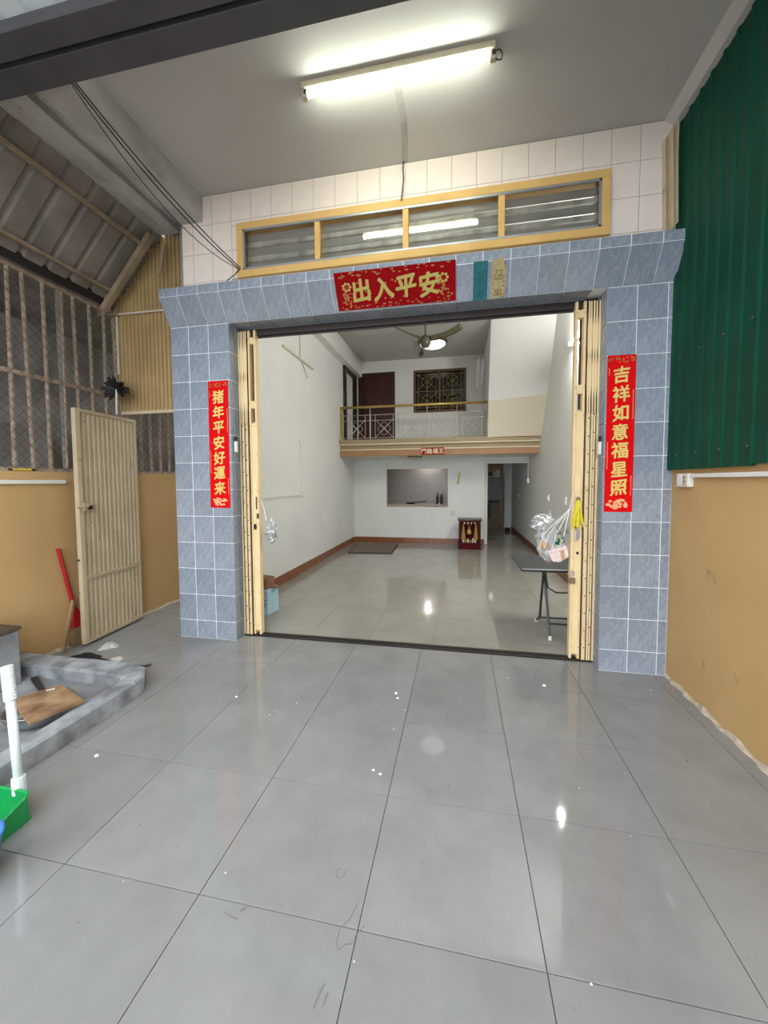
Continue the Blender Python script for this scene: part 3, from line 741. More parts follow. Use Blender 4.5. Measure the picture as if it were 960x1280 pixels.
# ================================================================== FOLDING GATES
def fold_gate(label, xs_slats, xlead0, xlead1, side):
    cx = (min(xs_slats+[xlead0])+max(xs_slats+[xlead1]))/2
    g = thing('folding_gate', (cx,3.39,.0), label, 'folding gate', 'accordion gates at the shop opening')
    for i, x in enumerate(xs_slats):
        yo = 3.365+.030*(i%2)
        MB().beam((x,yo,.015),(x,yo,2.925),.010,.055,up=(1,0,0) if 0 else (0,1,0)).build('slat', 'gate_gap_shade', g)
        # ribbed lower plate folded beside each slat
        x2 = x+.011*side
        vs = MB().prism([(x-.003,yo-.012),(x2,yo-.045),(x2+.006*side,yo-.040),(x+.004,yo-.004)], lambda p,a: (p[0],p[1],a), .02, 2.06).build('fold_plate', 'gate_gap_shade', g)
        rv = MB()
        for z in seq(.12,2.0,14): rv.lathe([(0,-.004),(.005,-.003),(.006,.002)], (x+.0065*side,3.329,z+.03*(i%3)), 6, Matrix.Rotation(math.pi/2,3,'X'))
        rv.build('rivets', 'rust', g, kind='stuff')
        # upper lattice flats, lapping where the scissor arms cross
        prof = [(.015,.0074),(2.035,.0074),(2.04,.0050),(2.16,.0055),(2.26,.0090),(2.42,.0092),(2.49,.0058),(2.56,.0090),(2.72,.0092),(2.80,.0058),(2.915,.0050)]
        pts = [(x+h_,z) for z,h_ in prof]+[(x-h_,z) for z,h_ in prof[::-1]]
        MB().prism(pts, lambda p,a: (p[0],a,p[1]), 3.330+.003*(i%2), 3.334+.003*(i%2)).build('lattice_flat', 'gate', g)
    a, b = min(xlead0,xlead1), max(xlead0,xlead1)
    bw = .020
    for xx in (a, b-bw): bx(xx,3.345,.015,xx+bw,3.405,2.925).build('lead_stile', 'gate', g, bevel=.002)
    ls = bx(a+.001,3.352,.05,b-.001,3.395,2.06).build('lead_plate', 'gate', g, bevel=.002)
    for z0,z1 in ((2.20,2.27),(2.80,2.86)): bx(a+bw,3.350,z0,b-bw,3.395,z1).build('lead_plate', 'gate', g)
    bx(a+bw if side > 0 else b-bw-.018,3.396,2.08,b-bw,3.402,2.92).build('slot_shade_plate', 'track', g)  # dark plate stands in for the shade inside the stile channel
    rv = MB()
    for z in (.10,.42,.75,1.1,1.4,1.75,2.02,2.24,2.83):
        for xx in (a+.010,b-.010): rv.lathe([(0,-.005),(.005,-.004),(.007,.002)], (xx,3.344,z+.02*random.random()), 6, Matrix.Rotation(math.pi/2,3,'X'))
    rv.build('rivets', 'rust', g, kind='stuff')
    LEAD[g.name] = ls
    return g
LEAD = {}
gL = fold_gate('cream folding gate bunched beside the pillar with the pig year couplet', [-2.050,-2.032,-2.014,-1.996,-1.978], -1.965, -1.885, 1)
gR = fold_gate('cream folding gate bunched beside the pillar near the folding table', [1.082,1.062,1.042,1.022,1.006], .990, .908, -1)
gate_shift = (gL, gR)
# lock plates, padlock, pull rings on the gates
MB().prism([(0,-.05),(.018,-.02),(.018,.03),(0,.045),(-.018,.03),(-.018,-.02)], lambda p,a: (.955+p[0],a,1.06+p[1]), 3.335,3.345).build('lock_cover', 'bowl', LEAD[gR.name])
bx(.918,3.328,1.11,.945,3.346,1.125).build('latch', 'black', LEAD[gR.name]); bx(.92,3.33,1.0,.94,3.346,1.09).build('latch', 'cream_plastic', LEAD[gR.name])
bx(.950,3.336,.895,.966,3.346,.915).build('keyhole', 'black', LEAD[gR.name])
pd = thing('padlock', (.915,3.325,.655), 'open brass padlock hanging from the gate edge above the threshold', 'padlock')
bx(.893,3.312,.655,.938,3.334,.70).build('body', 'brass', pd, bevel=.004)
MB().tube([(.902,3.323,.70),(.902,3.323,.735),(.908,3.323,.752),(.918,3.323,.755),(.926,3.323,.745),(.928,3.323,.72)], .0045, 8).build('shackle', 'alu', pd)
MB().prism([(0,-.03),(.012,-.012),(.012,.02),(0,.03),(-.012,.02),(-.012,-.012)], lambda p,a: (-1.925+p[0],a,1.07+p[1]), 3.335,3.345).build('lock_cover', 'black', LEAD[gL.name])
bx(-1.905,3.335,1.15,-1.885,3.346,1.2).build('latch', 'rust', LEAD[gL.name]); bx(-1.91,3.335,1.24,-1.90,3.346,1.36).build('latch', 'rust', LEAD[gL.name])
for o_ in (gL, gR, pd): o_.location.y += .045
# bottom guide track across the threshold
tk = MB().box(-2.055,3.375,.0,1.083,3.40,.012).box(-2.055,3.42,.0,1.083,3.455,.014).box(-2.055,3.375,-.006,1.083,3.455,.004)
tk = tk.build('threshold_track', 'track', kind=S)
# small switches in the reveals
for x_, z_, s_, lab in ((-2.056,1.78,1,'small white bell button on the tiled reveal beside the left folding gate'),(1.084,1.70,-1,'small white bell button on the tiled reveal beside the right folding gate')):
    t = thing('bell_button', (x_,3.29,z_), lab, 'switch')
    bx(x_,3.272,z_,x_+s_*.022,3.305,z_+.10).build('housing', 'white_plastic', t, bevel=.003)
    bx(x_+s_*.002,3.276,z_+.10,x_+s_*.02,3.300,z_+.145).build('hood', 'black', t, bevel=.003)
# ================================================================== PAPER COUPLETS AND BANNERS
def blob(mb, x, y, z, rx, rz, n=9, t=.0008):
    mb.prism([(rx*math.cos(k*2*math.pi/n), rz*math.sin(k*2*math.pi/n)) for k in range(n)], lambda p,a: (x+p[0],a,z+p[1]), y, y-t)
def couplet(label, x0t, x0b, wd, z0, z1, chars, seed):
    y = YF-.003; r = random.Random(seed)
    t = thing('paper_couplet', ((x0t+x0b+wd)/2,y,z0), label, 'couplet', 'red new year couplets on the pillars')
    def X(u, z): return (x0b+(x0t-x0b)*(z-z0)/(z1-z0))+u*wd
    MB().add([(X(0,z0),y,z0),(X(1,z0),y,z0),(X(1,z1),y,z1),(X(0,z1),y,z1),(X(0,z0),y+.0015,z0),(X(1,z0),y+.0015,z0),(X(1,z1),y+.0015,z1),(X(0,z1),y+.0015,z1)],
             [(0,1,2,3),(7,6,5,4),(0,4,5,1),(1,5,6,2),(2,6,7,3),(3,7,4,0)]).build('paper', 'red', t)
    n = len(chars); top, bot = z1-.075, z0+.115; st_ = (top-bot)/n
    for i, ch in enumerate(chars):
        zc = top-(i+.5)*st_
        letter(ch, t, (X(.5,zc),y-.0015,zc), st_*.90, 'gold', bold=.0030, sx=.95, amt=.0016, seed=seed+i)
    # small printed border: four cartouches on top, cloud at the foot, side columns of tiny print
    o = MB()
    for k in range(4):
        cx = X(.14+.24*k, z1-.035)
        for q in range(7): blob(o, cx+r.uniform(-.016,.016), y-.0004, z1-.035+r.uniform(-.018,.018), r.uniform(.003,.009), r.uniform(.003,.007))
    o.build('top_print', 'orange_foil', t, kind='stuff')
    o = MB()
    for k in range(26):
        a = r.uniform(0,6.28); rr = r.uniform(.2,1)
        blob(o, X(.5,z0)+.075*rr*math.cos(a), y-.0004-.00002*k, z0+.058+.036*rr*math.sin(a), r.uniform(.010,.02), r.uniform(.006,.012))
    o.build('cloud_print', 'peach', t, kind='stuff')
    o = MB()
    for (u,za,zb) in ((.07,z0+(z1-z0)*.88,z1-.09),(.93,z0+(z1-z0)*.60,z0+(z1-z0)*.78),(.07,z0+(z1-z0)*.28,z0+(z1-z0)*.45),(.93,z0+.13,z0+(z1-z0)*.24)):
        z = za
        while z < zb: blob(o, X(u,z)+r.uniform(-.002,.002), y-.0004, z, .0035, .004, 5); z += .011
    o.build('side_print', 'peach', t, kind='stuff')
    return t
couplet('red paper couplet for the year of the pig in gold brush characters', -2.285, -2.292, .205, 1.262, 2.432, '猪年平安好運来', 21)
couplet('red paper couplet wishing luck beside the beige wall and green cladding', 1.098, 1.098, .197, 1.258, 2.440, '吉祥如意福星照', 43)
# slanted face of the header: local frame
hu = Vector((0, YF-Y0, Z2-Z1)).normalized()        # downwards along the face
hn = Vector((0, -(Z1-Z2), -(YF-Y0))).normalized()  # outward
def hp(x, s_, n=0): 
    p = Vector((x,Y0,Z1))+hu*s_+hn*(n+.009); return (p.x,p.y,p.z)
hrot = (math.pi/2+ang,0,0)
bt = thing('door_banner', hp(-.52,.13), 'red cloth banner with four large gold characters over the entrance', 'banner')
def hquad(mb, x0, x1, s0, s1, n0, n1): 
    return mb.add([hp(x0,s0,n1),hp(x1,s0,n1),hp(x1,s1,n1),hp(x0,s1,n1),hp(x0,s0,n0),hp(x1,s0,n0),hp(x1,s1,n0),hp(x0,s1,n0)],[(0,1,2,3),(7,6,5,4),(0,4,5,1),(1,5,6,2),(2,6,7,3),(3,7,4,0)])
bx0, bx1, bs0, bs1 = -1.010, -.033, -.035, .245
hquad(MB(), bx0,bx1,bs0,bs1,.0,.002).build('cloth', 'red_dark', bt)
r_ = random.Random(9); o = MB(); o2 = MB()
def hblob(mb, x, s_, rx, rs, n, nn=8):
    poly = [(x+rx*math.cos(k*2*math.pi/nn), s_+rs*math.sin(k*2*math.pi/nn)) for k in range(nn)]
    vs = [hp(p[0],p[1],n) for p in poly]+[hp(p[0],p[1],n-.001) for p in poly]
    mb.add(vs, [tuple(range(nn)), tuple(range(nn,2*nn))[::-1]]+[(i,nn+i,nn+(i+1)%nn,(i+1)%nn) for i in range(nn)])
k = 0
while k < 80:
    x = r_.uniform(bx0+.02,bx1-.02); s_ = r_.choice((bs0+.022,bs1-.022))+r_.uniform(-.018,.018)
    a = r_.uniform(0,3); L_ = r_.uniform(.006,.016)
    hblob(o, x, s_, L_, L_*.42, .0026, 6); k += 1
for k in range(14): hblob(o, r_.uniform(bx0+.16,bx1-.16), r_.uniform(bs0+.06,bs1-.06), .008,.008,.0026,8)
for xc in (bx0+.095,bx1-.095):
    for k in range(28): hblob(o, xc+r_.gauss(0,.028), .15+r_.gauss(0,.034), r_.uniform(.005,.012), r_.uniform(.004,.010), .0028+.00003*k, 7)
    for k in range(7): hblob(o2, xc+.030*math.cos(k*.9), .075+.026*math.sin(k*.9), .012,.010,.0030+.00003*k,8)
o.build('border_print', 'orange_foil', bt, kind='stuff'); o2.build('blossom_print', 'gold_dull', bt, kind='stuff')
for i, ch in enumerate('出入平安'): letter(ch, bt, hp(-.795+.185*i,.108,.004), .175, 'gold_dull', bold=.0055, rot=hrot, amt=.0016, seed=60+i)
# two hanging paper charms beside it
def charm(label, x0, x1, body, ink, notch, arched):
    t = thing('paper_charm', hp((x0+x1)/2,.12), label, 'paper charm')
    s0, s1 = -.005, .262
    if arched:
        pts = [(x0,s0),(x0+.07,s0-.012),(x1-.025,s0),(x1,s0+.05),(x1+.004,s1-.12),(x1-.004,s1-.02),(x0-.004,s1)]
    else: pts = [(x0,s0),(x1,s0),(x1,s1),(x0,s1)]
    n = len(pts); vs = [hp(a,b,.002) for a,b in pts]+[hp(a,b,.0005) for a,b in pts]
    MB().add(vs, [tuple(range(n)), tuple(range(n,2*n))[::-1]]+[(i,n+i,n+(i+1)%n,(i+1)%n) for i in range(n)]).build('paper', body, t)
    o = MB(); xm = (x0+x1)/2
    for (cs,h_) in ((.095,.032),(.215,.022)):
        hquad(o,xm-.024,xm+.024,cs-h_,cs-h_+.004,.002,.0032); hquad(o,xm-.024,xm+.024,cs+h_-.004,cs+h_,.002,.0032)
        hquad(o,xm-.024,xm-.020,cs-h_,cs+h_,.002,.0031); hquad(o,xm+.020,xm+.024,cs-h_,cs+h_,.002,.0031)
        r2 = random.Random(int(cs*1000))
        for k in range(9): 
            a_, b_ = xm+r2.uniform(-.014,.010), cs+r2.uniform(-h_*.7,h_*.6); hquad(o,a_,a_+r2.uniform(.004,.012),b_,b_+r2.uniform(.003,.009),.002,.0030)
    for k in range(40):
        a_ = r_.choice((x0+.008,x1-.016))+r_.uniform(-.003,.006); b_ = r_.uniform(s0+.02,s1-.02); hquad(o,a_,a_+.006,b_,b_+.004,.002,.0030)
    o.build('print', ink, t, kind='stuff')
charm('teal green paper charm with dark print glued beside the red banner', .100, .207, 'teal', 'teal_dark', 0, False)
charm('cream paper charm with brown print and rounded top beside the teal one', .240, .342, 'parch', 'brown_print', 0, True)

# ================================================================== LAMPS AND CABLES
MT['tube_out'] = emit('fluorescent_tube', (.93,1.0,.86), TUBE_OUT)
MT['tube_in'] = emit('wall_fluorescent_tube', (.98,.985,.93), TUBE_IN)
MT['round'] = emit('round_lamp_diffuser', (.95,.98,1.0), ROUND_IN)
MT['fill_globe'] = emit('corridor_fill_glow', (1.0,.96,.9), 3.0)
MT['tube_kitchen'] = emit('kitchen_tube', (1.0,.95,.88), KITCHEN_IN)
fl = thing('fluorescent_lamp', (-.41,2.515,CZ), 'lit fluorescent tube lamp on the grey ceiling above the forecourt', 'lamp')
bx(-1.02,2.482,CZ-.04,.20,2.548,CZ).build('batten', 'cream_plastic', fl, bevel=.003)
MB().tube([(-.99,2.515,CZ-.062),(.165,2.515,CZ-.062)], .0165, 14).build('tube', 'tube_out', fl, smooth=True)
for x_ in (-1.02,.165):
    lh = bx(x_,2.497,CZ-.085,x_+.038,2.538,CZ-.01).build('lamp_holder', 'cream_plastic', fl, bevel=.005)
    bx(x_+.015,2.493,CZ-.07,x_+.035,2.498,CZ-.045).build('starter_slot', 'black', lh)
MB().tube([(.20,2.52,CZ-.03),(.225,2.52,CZ-.025),(.24,2.52,CZ-.05),(.235,2.52,CZ-.085),(.21,2.515,CZ-.088),(.195,2.51,CZ-.07)], .004, 6).build('wire_loop', 'cable', fl)
tag(MB().tube([(-.60,2.56,CZ-.004),(-.40,2.59,CZ-.005),(-.15,2.58,CZ-.005),(.0,2.60,CZ-.004),(.015,2.58,CZ-.004)], .004, 6).build('flat_cable', 'cream_plastic'), 'thin cream cable stapled to the ceiling behind the lit tube', 'cable')
tag(MB().tube([(-.455,3.235,CZ-.002),(-.458,3.222,CZ-.06),(-.452,3.215,3.93),(-.462,3.212,3.84),(-.470,3.212,3.77)], .005, 6).build('lamp_cable', 'cable'), 'short dark cable dropping from ceiling to the louvered vent frame', 'cable')
def sag(p, q, d, n=14):
    p, q = Vector(p), Vector(q); return [p+(q-p)*t+Vector((0,0,-d*4*t*(1-t))) for t in seq(0,1,n)]
grp = 'black cables slung along the concrete beam'
for i,(p,q,d) in enumerate((((-2.20,1.93,3.835),(-1.915,3.215,3.40),.05),((-2.21,1.93,3.83),(-1.925,3.215,3.39),.075),((-2.215,1.93,3.825),(-1.92,3.212,3.385),.16))):
    tag(MB().tube(sag(p,q,d), .0045 if i < 2 else .003, 6).build('overhead_cable', 'cable'), ('thicker black cable slung from the steel beam to the louvered vent frame' if i < 2 else 'thin black cable sagging lowest between the steel beam and vent frame'), 'cable', grp if i < 2 else None)
tag(MB().tube([(-1.93,3.215,3.385),(-1.97,3.212,3.345),(-2.03,3.20,3.30),(-2.05,3.19,3.262)], .004, 6).build('overhead_cable', 'cable'), 'short black cable tail under the corner of the vent frame', 'cable')
# inner wall lamp, mostly behind the right gate
il = thing('wall_lamp', (1.52,5.2,3.38), 'lit fluorescent tube on the white right wall behind the folding gate', 'lamp')
bx(1.53,4.62,3.375,XR,5.90,3.425).build('batten', 'white_plastic', il, bevel=.003)
MB().tube([(1.505,4.66,3.40),(1.505,5.86,3.40)], .0165, 12).build('tube', 'tube_in', il, smooth=True)
for y_ in (4.62,5.86): bx(1.485,y_,3.378,1.532,y_+.04,3.422).build('lamp_holder', 'white_plastic', il)
# round ceiling lamp
rl = thing('ceiling_lamp', (-.56,8.38,IC), 'round white ceiling lamp lit above the balcony behind the fan', 'lamp')
MB().lathe([(0,0),(.30,0),(.31,-.03),(.29,-.06),(.26,-.06)], (-.56,8.38,IC), 32).build('rim', 'olive', rl, smooth=True)
MB().lathe([(.275,-.045),(.26,-.085),(.20,-.12),(.10,-.135),(0,-.138)], (-.56,8.38,IC), 32).build('diffuser', 'round', rl, smooth=True)
# ceiling fan
fn = thing('ceiling_fan', (-.61,7.1,IC), 'dark olive three blade ceiling fan on a rod', 'fan')
fc = Vector((-.61,7.1,4.02))
MB().tube([(fc.x,fc.y,IC),(fc.x,fc.y,4.10)], .014, 10).build('rod', 'olive', fn)
MB().lathe([(.0,IC),(.06,IC),(.055,IC-.05),(.02,IC-.07)], (fc.x,fc.y,0), 16).build('canopy', 'olive', fn, smooth=True)
MB().lathe([(.02,.12),(.05,.10),(.085,.06),(.10,.0),(.085,-.06),(.06,-.10),(.0,-.11)], fc, 20).build('motor_housing', 'olive', fn, smooth=True)
for k, a in enumerate((math.radians(340), math.radians(220), math.radians(100))):
    d = Vector((math.cos(a),math.sin(a),0)); sd = Vector((-d.y,d.x,0))
    def f(u,v):
        r = .08+.60*u; wd = .035+.05*u; 
        lift = .05+.10*u*u if k < 2 else -.02
        return fc+d*r+sd*((v-.5)*wd*1.2+.04*math.sin(3*u))+Vector((0,0,lift-.07*(v-.5)-.02))
    MB().slab(f, seq(0,1,12), seq(0,1,4), (0,0,.012)).build('blade', 'olive', fn, smooth=True)
# empty lamp bracket and conduits on the left inner wall
bl = thing('lamp_bracket', (IL,5.95,3.49), 'bare lamp batten without tube high on the white left wall', 'lamp bracket')
MB().beam((IL+.012,5.36,3.49),(IL+.012,6.56,3.49),.02,.035).build('batten', 'cream_plastic', bl)
MB().tube([(IL+.008,6.0,3.95),(IL+.008,6.0,3.50)], .006, 6).build('wire', 'cream_plastic', bl)
MB().tube([(IL+.012,6.0,3.50),(IL+.03,6.08,3.40),(IL+.02,6.22,3.30),(IL+.01,6.30,3.27)], .006, 6).build('wire', 'tan_steel', bl)
cd = thing('wall_conduit', (IL,5.3,1.28), 'white cable trunking running up and along the left inner wall', 'conduit')
bx(IL,4.0,1.27,IL+.018,6.02,1.305).build('trunking', 'white_plastic', cd); bx(IL,5.93,1.305,IL+.014,5.95,2.12).build('trunking', 'white_plastic', cd)
bx(IL,5.90,2.12,IL+.03,5.97,2.17).build('junction_box', 'white_plastic', cd, bevel=.003); bx(IL,5.98,1.25,IL+.03,6.07,1.34).build('junction_box', 'white_plastic', cd, bevel=.003)
for (y_,z_,lab) in ((7.28,1.14,'white light switch on right inner wall above the hanging bag'),(6.15,1.14,'white switch plate on right inner wall beside the folding gate'),(10.8,1.04,'white socket plate on the corridor wall')):
    sw = thing('wall_switch', (XR,y_,z_), lab, 'switch')
    bx(XR-.018,y_-.045,z_,XR,y_+.045,z_+.11).build('plate', 'white_plastic', sw, bevel=.003); bx(XR-.024,y_-.015,z_+.035,XR-.018,y_+.015,z_+.075).build('rocker', 'white_plastic', sw)
dc = thing('drop_cord', (1.50,8.95,1.5), 'white drop cord with switch hanging at the corridor opening', 'cord')
MB().tube([(1.50,9.0,2.05),(1.50,9.0,1.55)], .010, 6).build('cord', 'white_plastic', dc); bx(1.475,8.985,1.45,1.525,9.015,1.56).build('switch', 'white_plastic', dc, bevel=.006)

# ================================================================== INNER ROOM OBJECTS
# balcony railing
rg = thing('balcony_railing', (-1.0,8.16,2.40), 'balcony railing with brass handrail and scrolled metal panels', 'railing')
MB().tube([(IL+.002,8.16,3.10),(.575,8.16,3.10)], .027, 12).build('handrail', 'gold_rail', rg, smooth=True)
for x_ in (IL+.03,): bx(x_-.02,8.14,2.40,x_+.02,8.18,3.08).build('post', 'gold_rail', rg)
npn = 5; x0 = IL+.06; pw = (.56-x0)/npn
for k in range(npn):
    a, b = x0+k*pw+.01, x0+(k+1)*pw-.01; m_ = MB(); r = .006; y_ = 8.16; z0, z1 = 2.44, 2.93; xm = (a+b)/2; zm = (z0+z1)/2-.05
    for z in (z0,z1-.12,z1): m_.tube([(a,y_,z),(b,y_,z)], r, 6)
    for x_ in (a,a+.10,b-.10,b): m_.tube([(x_,y_,z0),(x_,y_,z1)], r, 6)
    for s_ in (-1,1): m_.tube([(a+.10,y_,zm-s_*(zm-z0)),(b-.10,y_,zm+s_*(zm-z0))], r, 6)
    for cx_, cz_ in ((0,.075),(0,-.075),(.075,0),(-.075,0)):
        m_.tube([(xm+cx_+.062*math.cos(t*math.pi/7),y_,zm+cz_+.062*math.sin(t*math.pi/7)) for t in range(15)], r*.8, 5)
    m_.build('scroll_panel', 'rail_paint', rg)
    bx(b+.004,8.15,2.40,b+.016,8.17,3.08).build('baluster', 'rail_paint', rg)
# red plaque on the fascia
pq = thing('fascia_plaque', (-.545,FY,2.05), 'small red plaque with four cream characters on the balcony fascia', 'sign')
bx(-.785,FY-.002,2.058,-.305,FY+.02,2.20).build('board', 'red_dark', pq, bevel=.003)
for i,ch in enumerate('門臨福五'): letter(ch, pq, (-.725+.12*i,FY-.004,2.128), .115, 'cream', bold=.002)
ul = thing('balcony_lamp', (-.96,8.5,2.05), 'unlit round metal lamp under the balcony edge', 'lamp')
MB().lathe([(0,0),(.17,0),(.175,-.02),(.16,-.03)], (-.96,8.5,2.05), 24).build('rim', 'brass', ul); MB().lathe([(.16,-.025),(.12,-.06),(.05,-.078),(0,-.08)], (-.96,8.5,2.05), 24).build('shade', 'tan_pipe', ul, smooth=True)
# pale cloth hanging near the stair
hc = thing('hanging_cloth', (.44,8.9,3.6), 'white cloth hanging on a line beside the stair wall upstairs', 'cloth')
r_ = random.Random(2)
MB().slab(lambda u,v: (.36+.17*u, 8.9+.035*math.sin(11*u+2*v), 4.22-.62*v-.08*math.sin(5*u)*v), seq(0,1,16), seq(0,1,8), (0,.004,0)).build('cloth', 'bag_white', hc, smooth=True)
MB().tube([(.32,8.9,4.225),(.56,8.9,4.225)], .005, 6).build('line', 'cream_plastic', hc)
# shrine
sh = thing('floor_shrine', (.235,8.75,0), 'dark red lacquered floor shrine with gold figures against the back wall', 'shrine')
sx0, sx1, sy0, sy1 = .0,.47,8.62,9.0
bx(sx0-.015,sy0-.03,0,sx1+.015,sy1,.02).build('plinth', 'shrine', sh); sbs = bx(sx0,sy0,.02,sx1,sy1,.11).build('base', 'shrine', sh, bevel=.004)
bx(sx0+.06,sy0-.006,.03,sx1-.06,sy0+.002,.10).build('drawer_front', 'shrine_in', sbs, bevel=.003)
bx(sx0-.02,sy0-.035,.11,sx1+.02,sy1,.135).build('shelf', 'shrine', sh, bevel=.004)
for x_ in (sx0,sx1-.05): bx(x_,sy0,.135,x_+.05,sy1,.63).build('side_panel', 'shrine', sh)
bx(sx0+.05,sy1-.10,.135,sx1-.05,sy1,.63).build('back_panel', 'shrine_in', sh)
bx(sx0-.025,sy0-.03,.63,sx1+.025,sy1+.01,.66).build('roof', 'door_brown', sh, bevel=.004)
bx(sx0+.05,sy0,.56,sx1-.05,sy0+.02,.63).build('canopy_board', 'shrine', sh)
for k in range(4): MB().lathe([(0,.0),(.016,-.008),(.02,-.02),(.012,-.04),(0,-.045)], (sx0+.12+.075*k,sy0+.005,.60), 8).build('ornament', 'bag_pink', sh)
for x_ in (sx0+.10,sx1-.10):
    sg = 1 if x_ < .2 else -1
    MB().prism([(-.012,.33),(.012,.33),(.05,.0),(.02,-.02),(-.05,.0)], lambda p,a: (x_+p[0],a,.22+p[1]), sy0+.02, sy0+.05).build('gold_pennant', 'gold_dark', sh, bevel=.003)
MB().lathe([(0,.10),(.025,.095),(.03,.07),(.018,.05),(.045,.035),(.055,-.03),(.05,-.06),(0,-.06)], (.225,sy0+.18,.37), 12).build('figure', 'gold_dull', sh, smooth=True)
for q, (dx_,dz_) in enumerate(((-.03,.02),(.03,.02),(0,-.02),(0,.04))): bx(.235+dx_-.012,sy1-.106,.48+dz_-.008,.235+dx_+.012,sy1-.10,.48+dz_+.008).build('gold_motif', 'gold_dull', sh)
for k,(x_,h_,mt) in enumerate(((.10,.10,'white_plastic'),(.15,.07,'gold_dull'),(.20,.09,'cream'),(.255,.06,'gold_dull'),(.31,.10,'white_plastic'),(.36,.07,'cream'))):
    MB().lathe([(0,0),(.016,0),(.022,h_*.4),(.018,h_*.8),(.022,h_),(.0,h_*.95)], (x_,sy0+.06,.135), 10).build('offering_cup', mt, sh, smooth=True)
# door mat
dm = thing('door_mat', (-1.86,8.3,0), 'brown grey door mat lying on the floor by the back wall', 'mat')
def quadslab(pts, z0, z1): return MB().prism(pts, lambda p,a: (p[0],p[1],a), z0, z1)
quadslab([(-2.28,7.70),(-1.36,7.80),(-1.40,8.96),(-2.38,8.82)], .001, .012).build('rubber_edge', 'mat_rim', dm)
quadslab([(-2.25,7.75),(-1.39,7.84),(-1.43,8.92),(-2.34,8.79)], .012, .022).build('pile', 'mat_brown', dm)
# paper scrap and wall marks
tag(MB().prism([(-.05,1.42),(-.005,1.44),(.035,1.70),(-.008,1.71)], lambda p,a: (p[0],a,p[1]), YB-.004,YB-.001).build('paper_strip', 'gold_dull'), 'narrow yellow brown paper strip taped on the back wall right of hatch', 'paper')
sb = thing('switch_box', (-.10,YB,.70), 'small cream switch box on back wall above the shrine', 'switch')
bx(-.17,YB-.03,.70,-.09,YB,.80).build('box', 'cream_plastic', sb, bevel=.004); bx(-.15,YB-.034,.73,-.11,YB-.03,.77).build('rocker', 'white_plastic', sb)
# kitchen beyond the hatch
kc = thing('kitchen_counter', (-1.0,10.7,0), 'pale kitchen counter against the tiled wall behind the hatch', 'counter')
bx(-2.5,10.42,0,.5,10.97,.83).build('cabinet_body', 'cream', kc); bx(-2.52,10.38,.83,.52,10.99,.87).build('worktop', 'white_tile', kc, bevel=.004)
for k in range(5): bx(-2.48+k*.6,10.40,.06,-1.92+k*.6,10.42,.78).build('cabinet_door', 'cream', kc, bevel=.003)
for x_,lab in ((-.58,'tall brown bottle on the kitchen counter seen through the hatch'),(-.47,'tall brown bottle with pale cap beside its twin behind the hatch')):
    b_ = thing('sauce_bottle', (x_,10.6,.87), lab, 'bottle')
    MB().lathe([(0,0),(.034,0),(.036,.02),(.036,.19),(.015,.25),(.013,.29),(0,.29)], (x_,10.6,.87), 14).build('body', 'door_brown', b_, smooth=True); MB().lathe([(0,.32),(.015,.32),(.015,.288),(0,.288)], (x_,10.6,.87), 10).build('cap', 'white_plastic' if x_ > -.5 else 'rust', b_)
fp = thing('frying_pan', (-1.25,10.62,.87), 'black frying pan with long handle on the kitchen counter', 'pan')
MB().lathe([(0,.004),(.11,.004),(.14,.045),(.135,.045),(.105,.010),(0,.010)], (-1.32,10.66,.87), 20).build('bowl', 'black', fp, smooth=True)
MB().tube([(-1.19,10.62,.915),(-.88,10.55,.96)], .012, 8).build('handle', 'black', fp)
kl = thing('kitchen_lamp', (-.84,10.75,2.14), 'small lit globe lamp on the kitchen ceiling behind the hatch wall', 'lamp')
MB().lathe([(0,0),(.05,0),(.05,-.02),(.03,-.03)], (-.84,10.75,2.14), 16).build('base', 'white_plastic', kl); MB().lathe([(.03,-.028),(.06,-.05),(.07,-.085),(.05,-.125),(0,-.14)], (-.84,10.75,2.14), 20).build('globe', 'tube_kitchen', kl, smooth=True)
# corridor end: cupboard and frosted panel
cb = thing('corridor_cupboard', (.95,12.95,0), 'tan cupboard with dark openings and a frosted grey panel at corridor end', 'cupboard')
bx(.45,12.8,0,1.30,13.25,.82).build('lower_body', 'fascia_olive', cb, bevel=.004); bx(.80,12.785,.30,1.02,12.80,.80).build('dark_opening', 'black', cb)
bx(.45,12.8,.88,1.30,12.86,1.62).build('frosted_panel', 'frost', cb, bevel=.003)
bx(.45,12.85,1.62,1.30,13.25,1.82).build('upper_body', 'cream', cb); bx(.84,12.84,1.66,1.06,12.85,1.80).build('dark_opening', 'black', cb); bx(.40,12.8,1.84,1.32,13.25,1.96).build('top_board', 'fascia_brown', cb, bevel=.003)
bx(1.18,12.79,1.64,1.28,12.85,1.84).build('paper_note', 'white_plastic', cb)
cl_ = thing('corridor_fill_light', (1.0,12.3,2.14), 'unseen fill globe added on the corridor ceiling to brighten the cupboard', 'lamp')  # added fill light, hidden behind the lintel, brightens the corridor end
MB().lathe([(0,0),(.05,0),(.05,-.015),(.03,-.02)], (1.0,12.3,2.14), 16).build('base', 'white_plastic', cl_); MB().lathe([(.03,-.02),(.05,-.035),(.055,-.055),(.04,-.08),(0,-.09)], (1.0,12.3,2.14), 20).build('globe', 'fill_globe', cl_, smooth=True)
tag(MB().lathe([(0,0),(.07,0),(.085,.05),(.07,.10),(.03,.115),(0,.115)], (1.42,11.9,0), 14).build('red_pot', 'shrine', smooth=True), 'small dark red pot on the corridor floor by the right wall', 'pot')

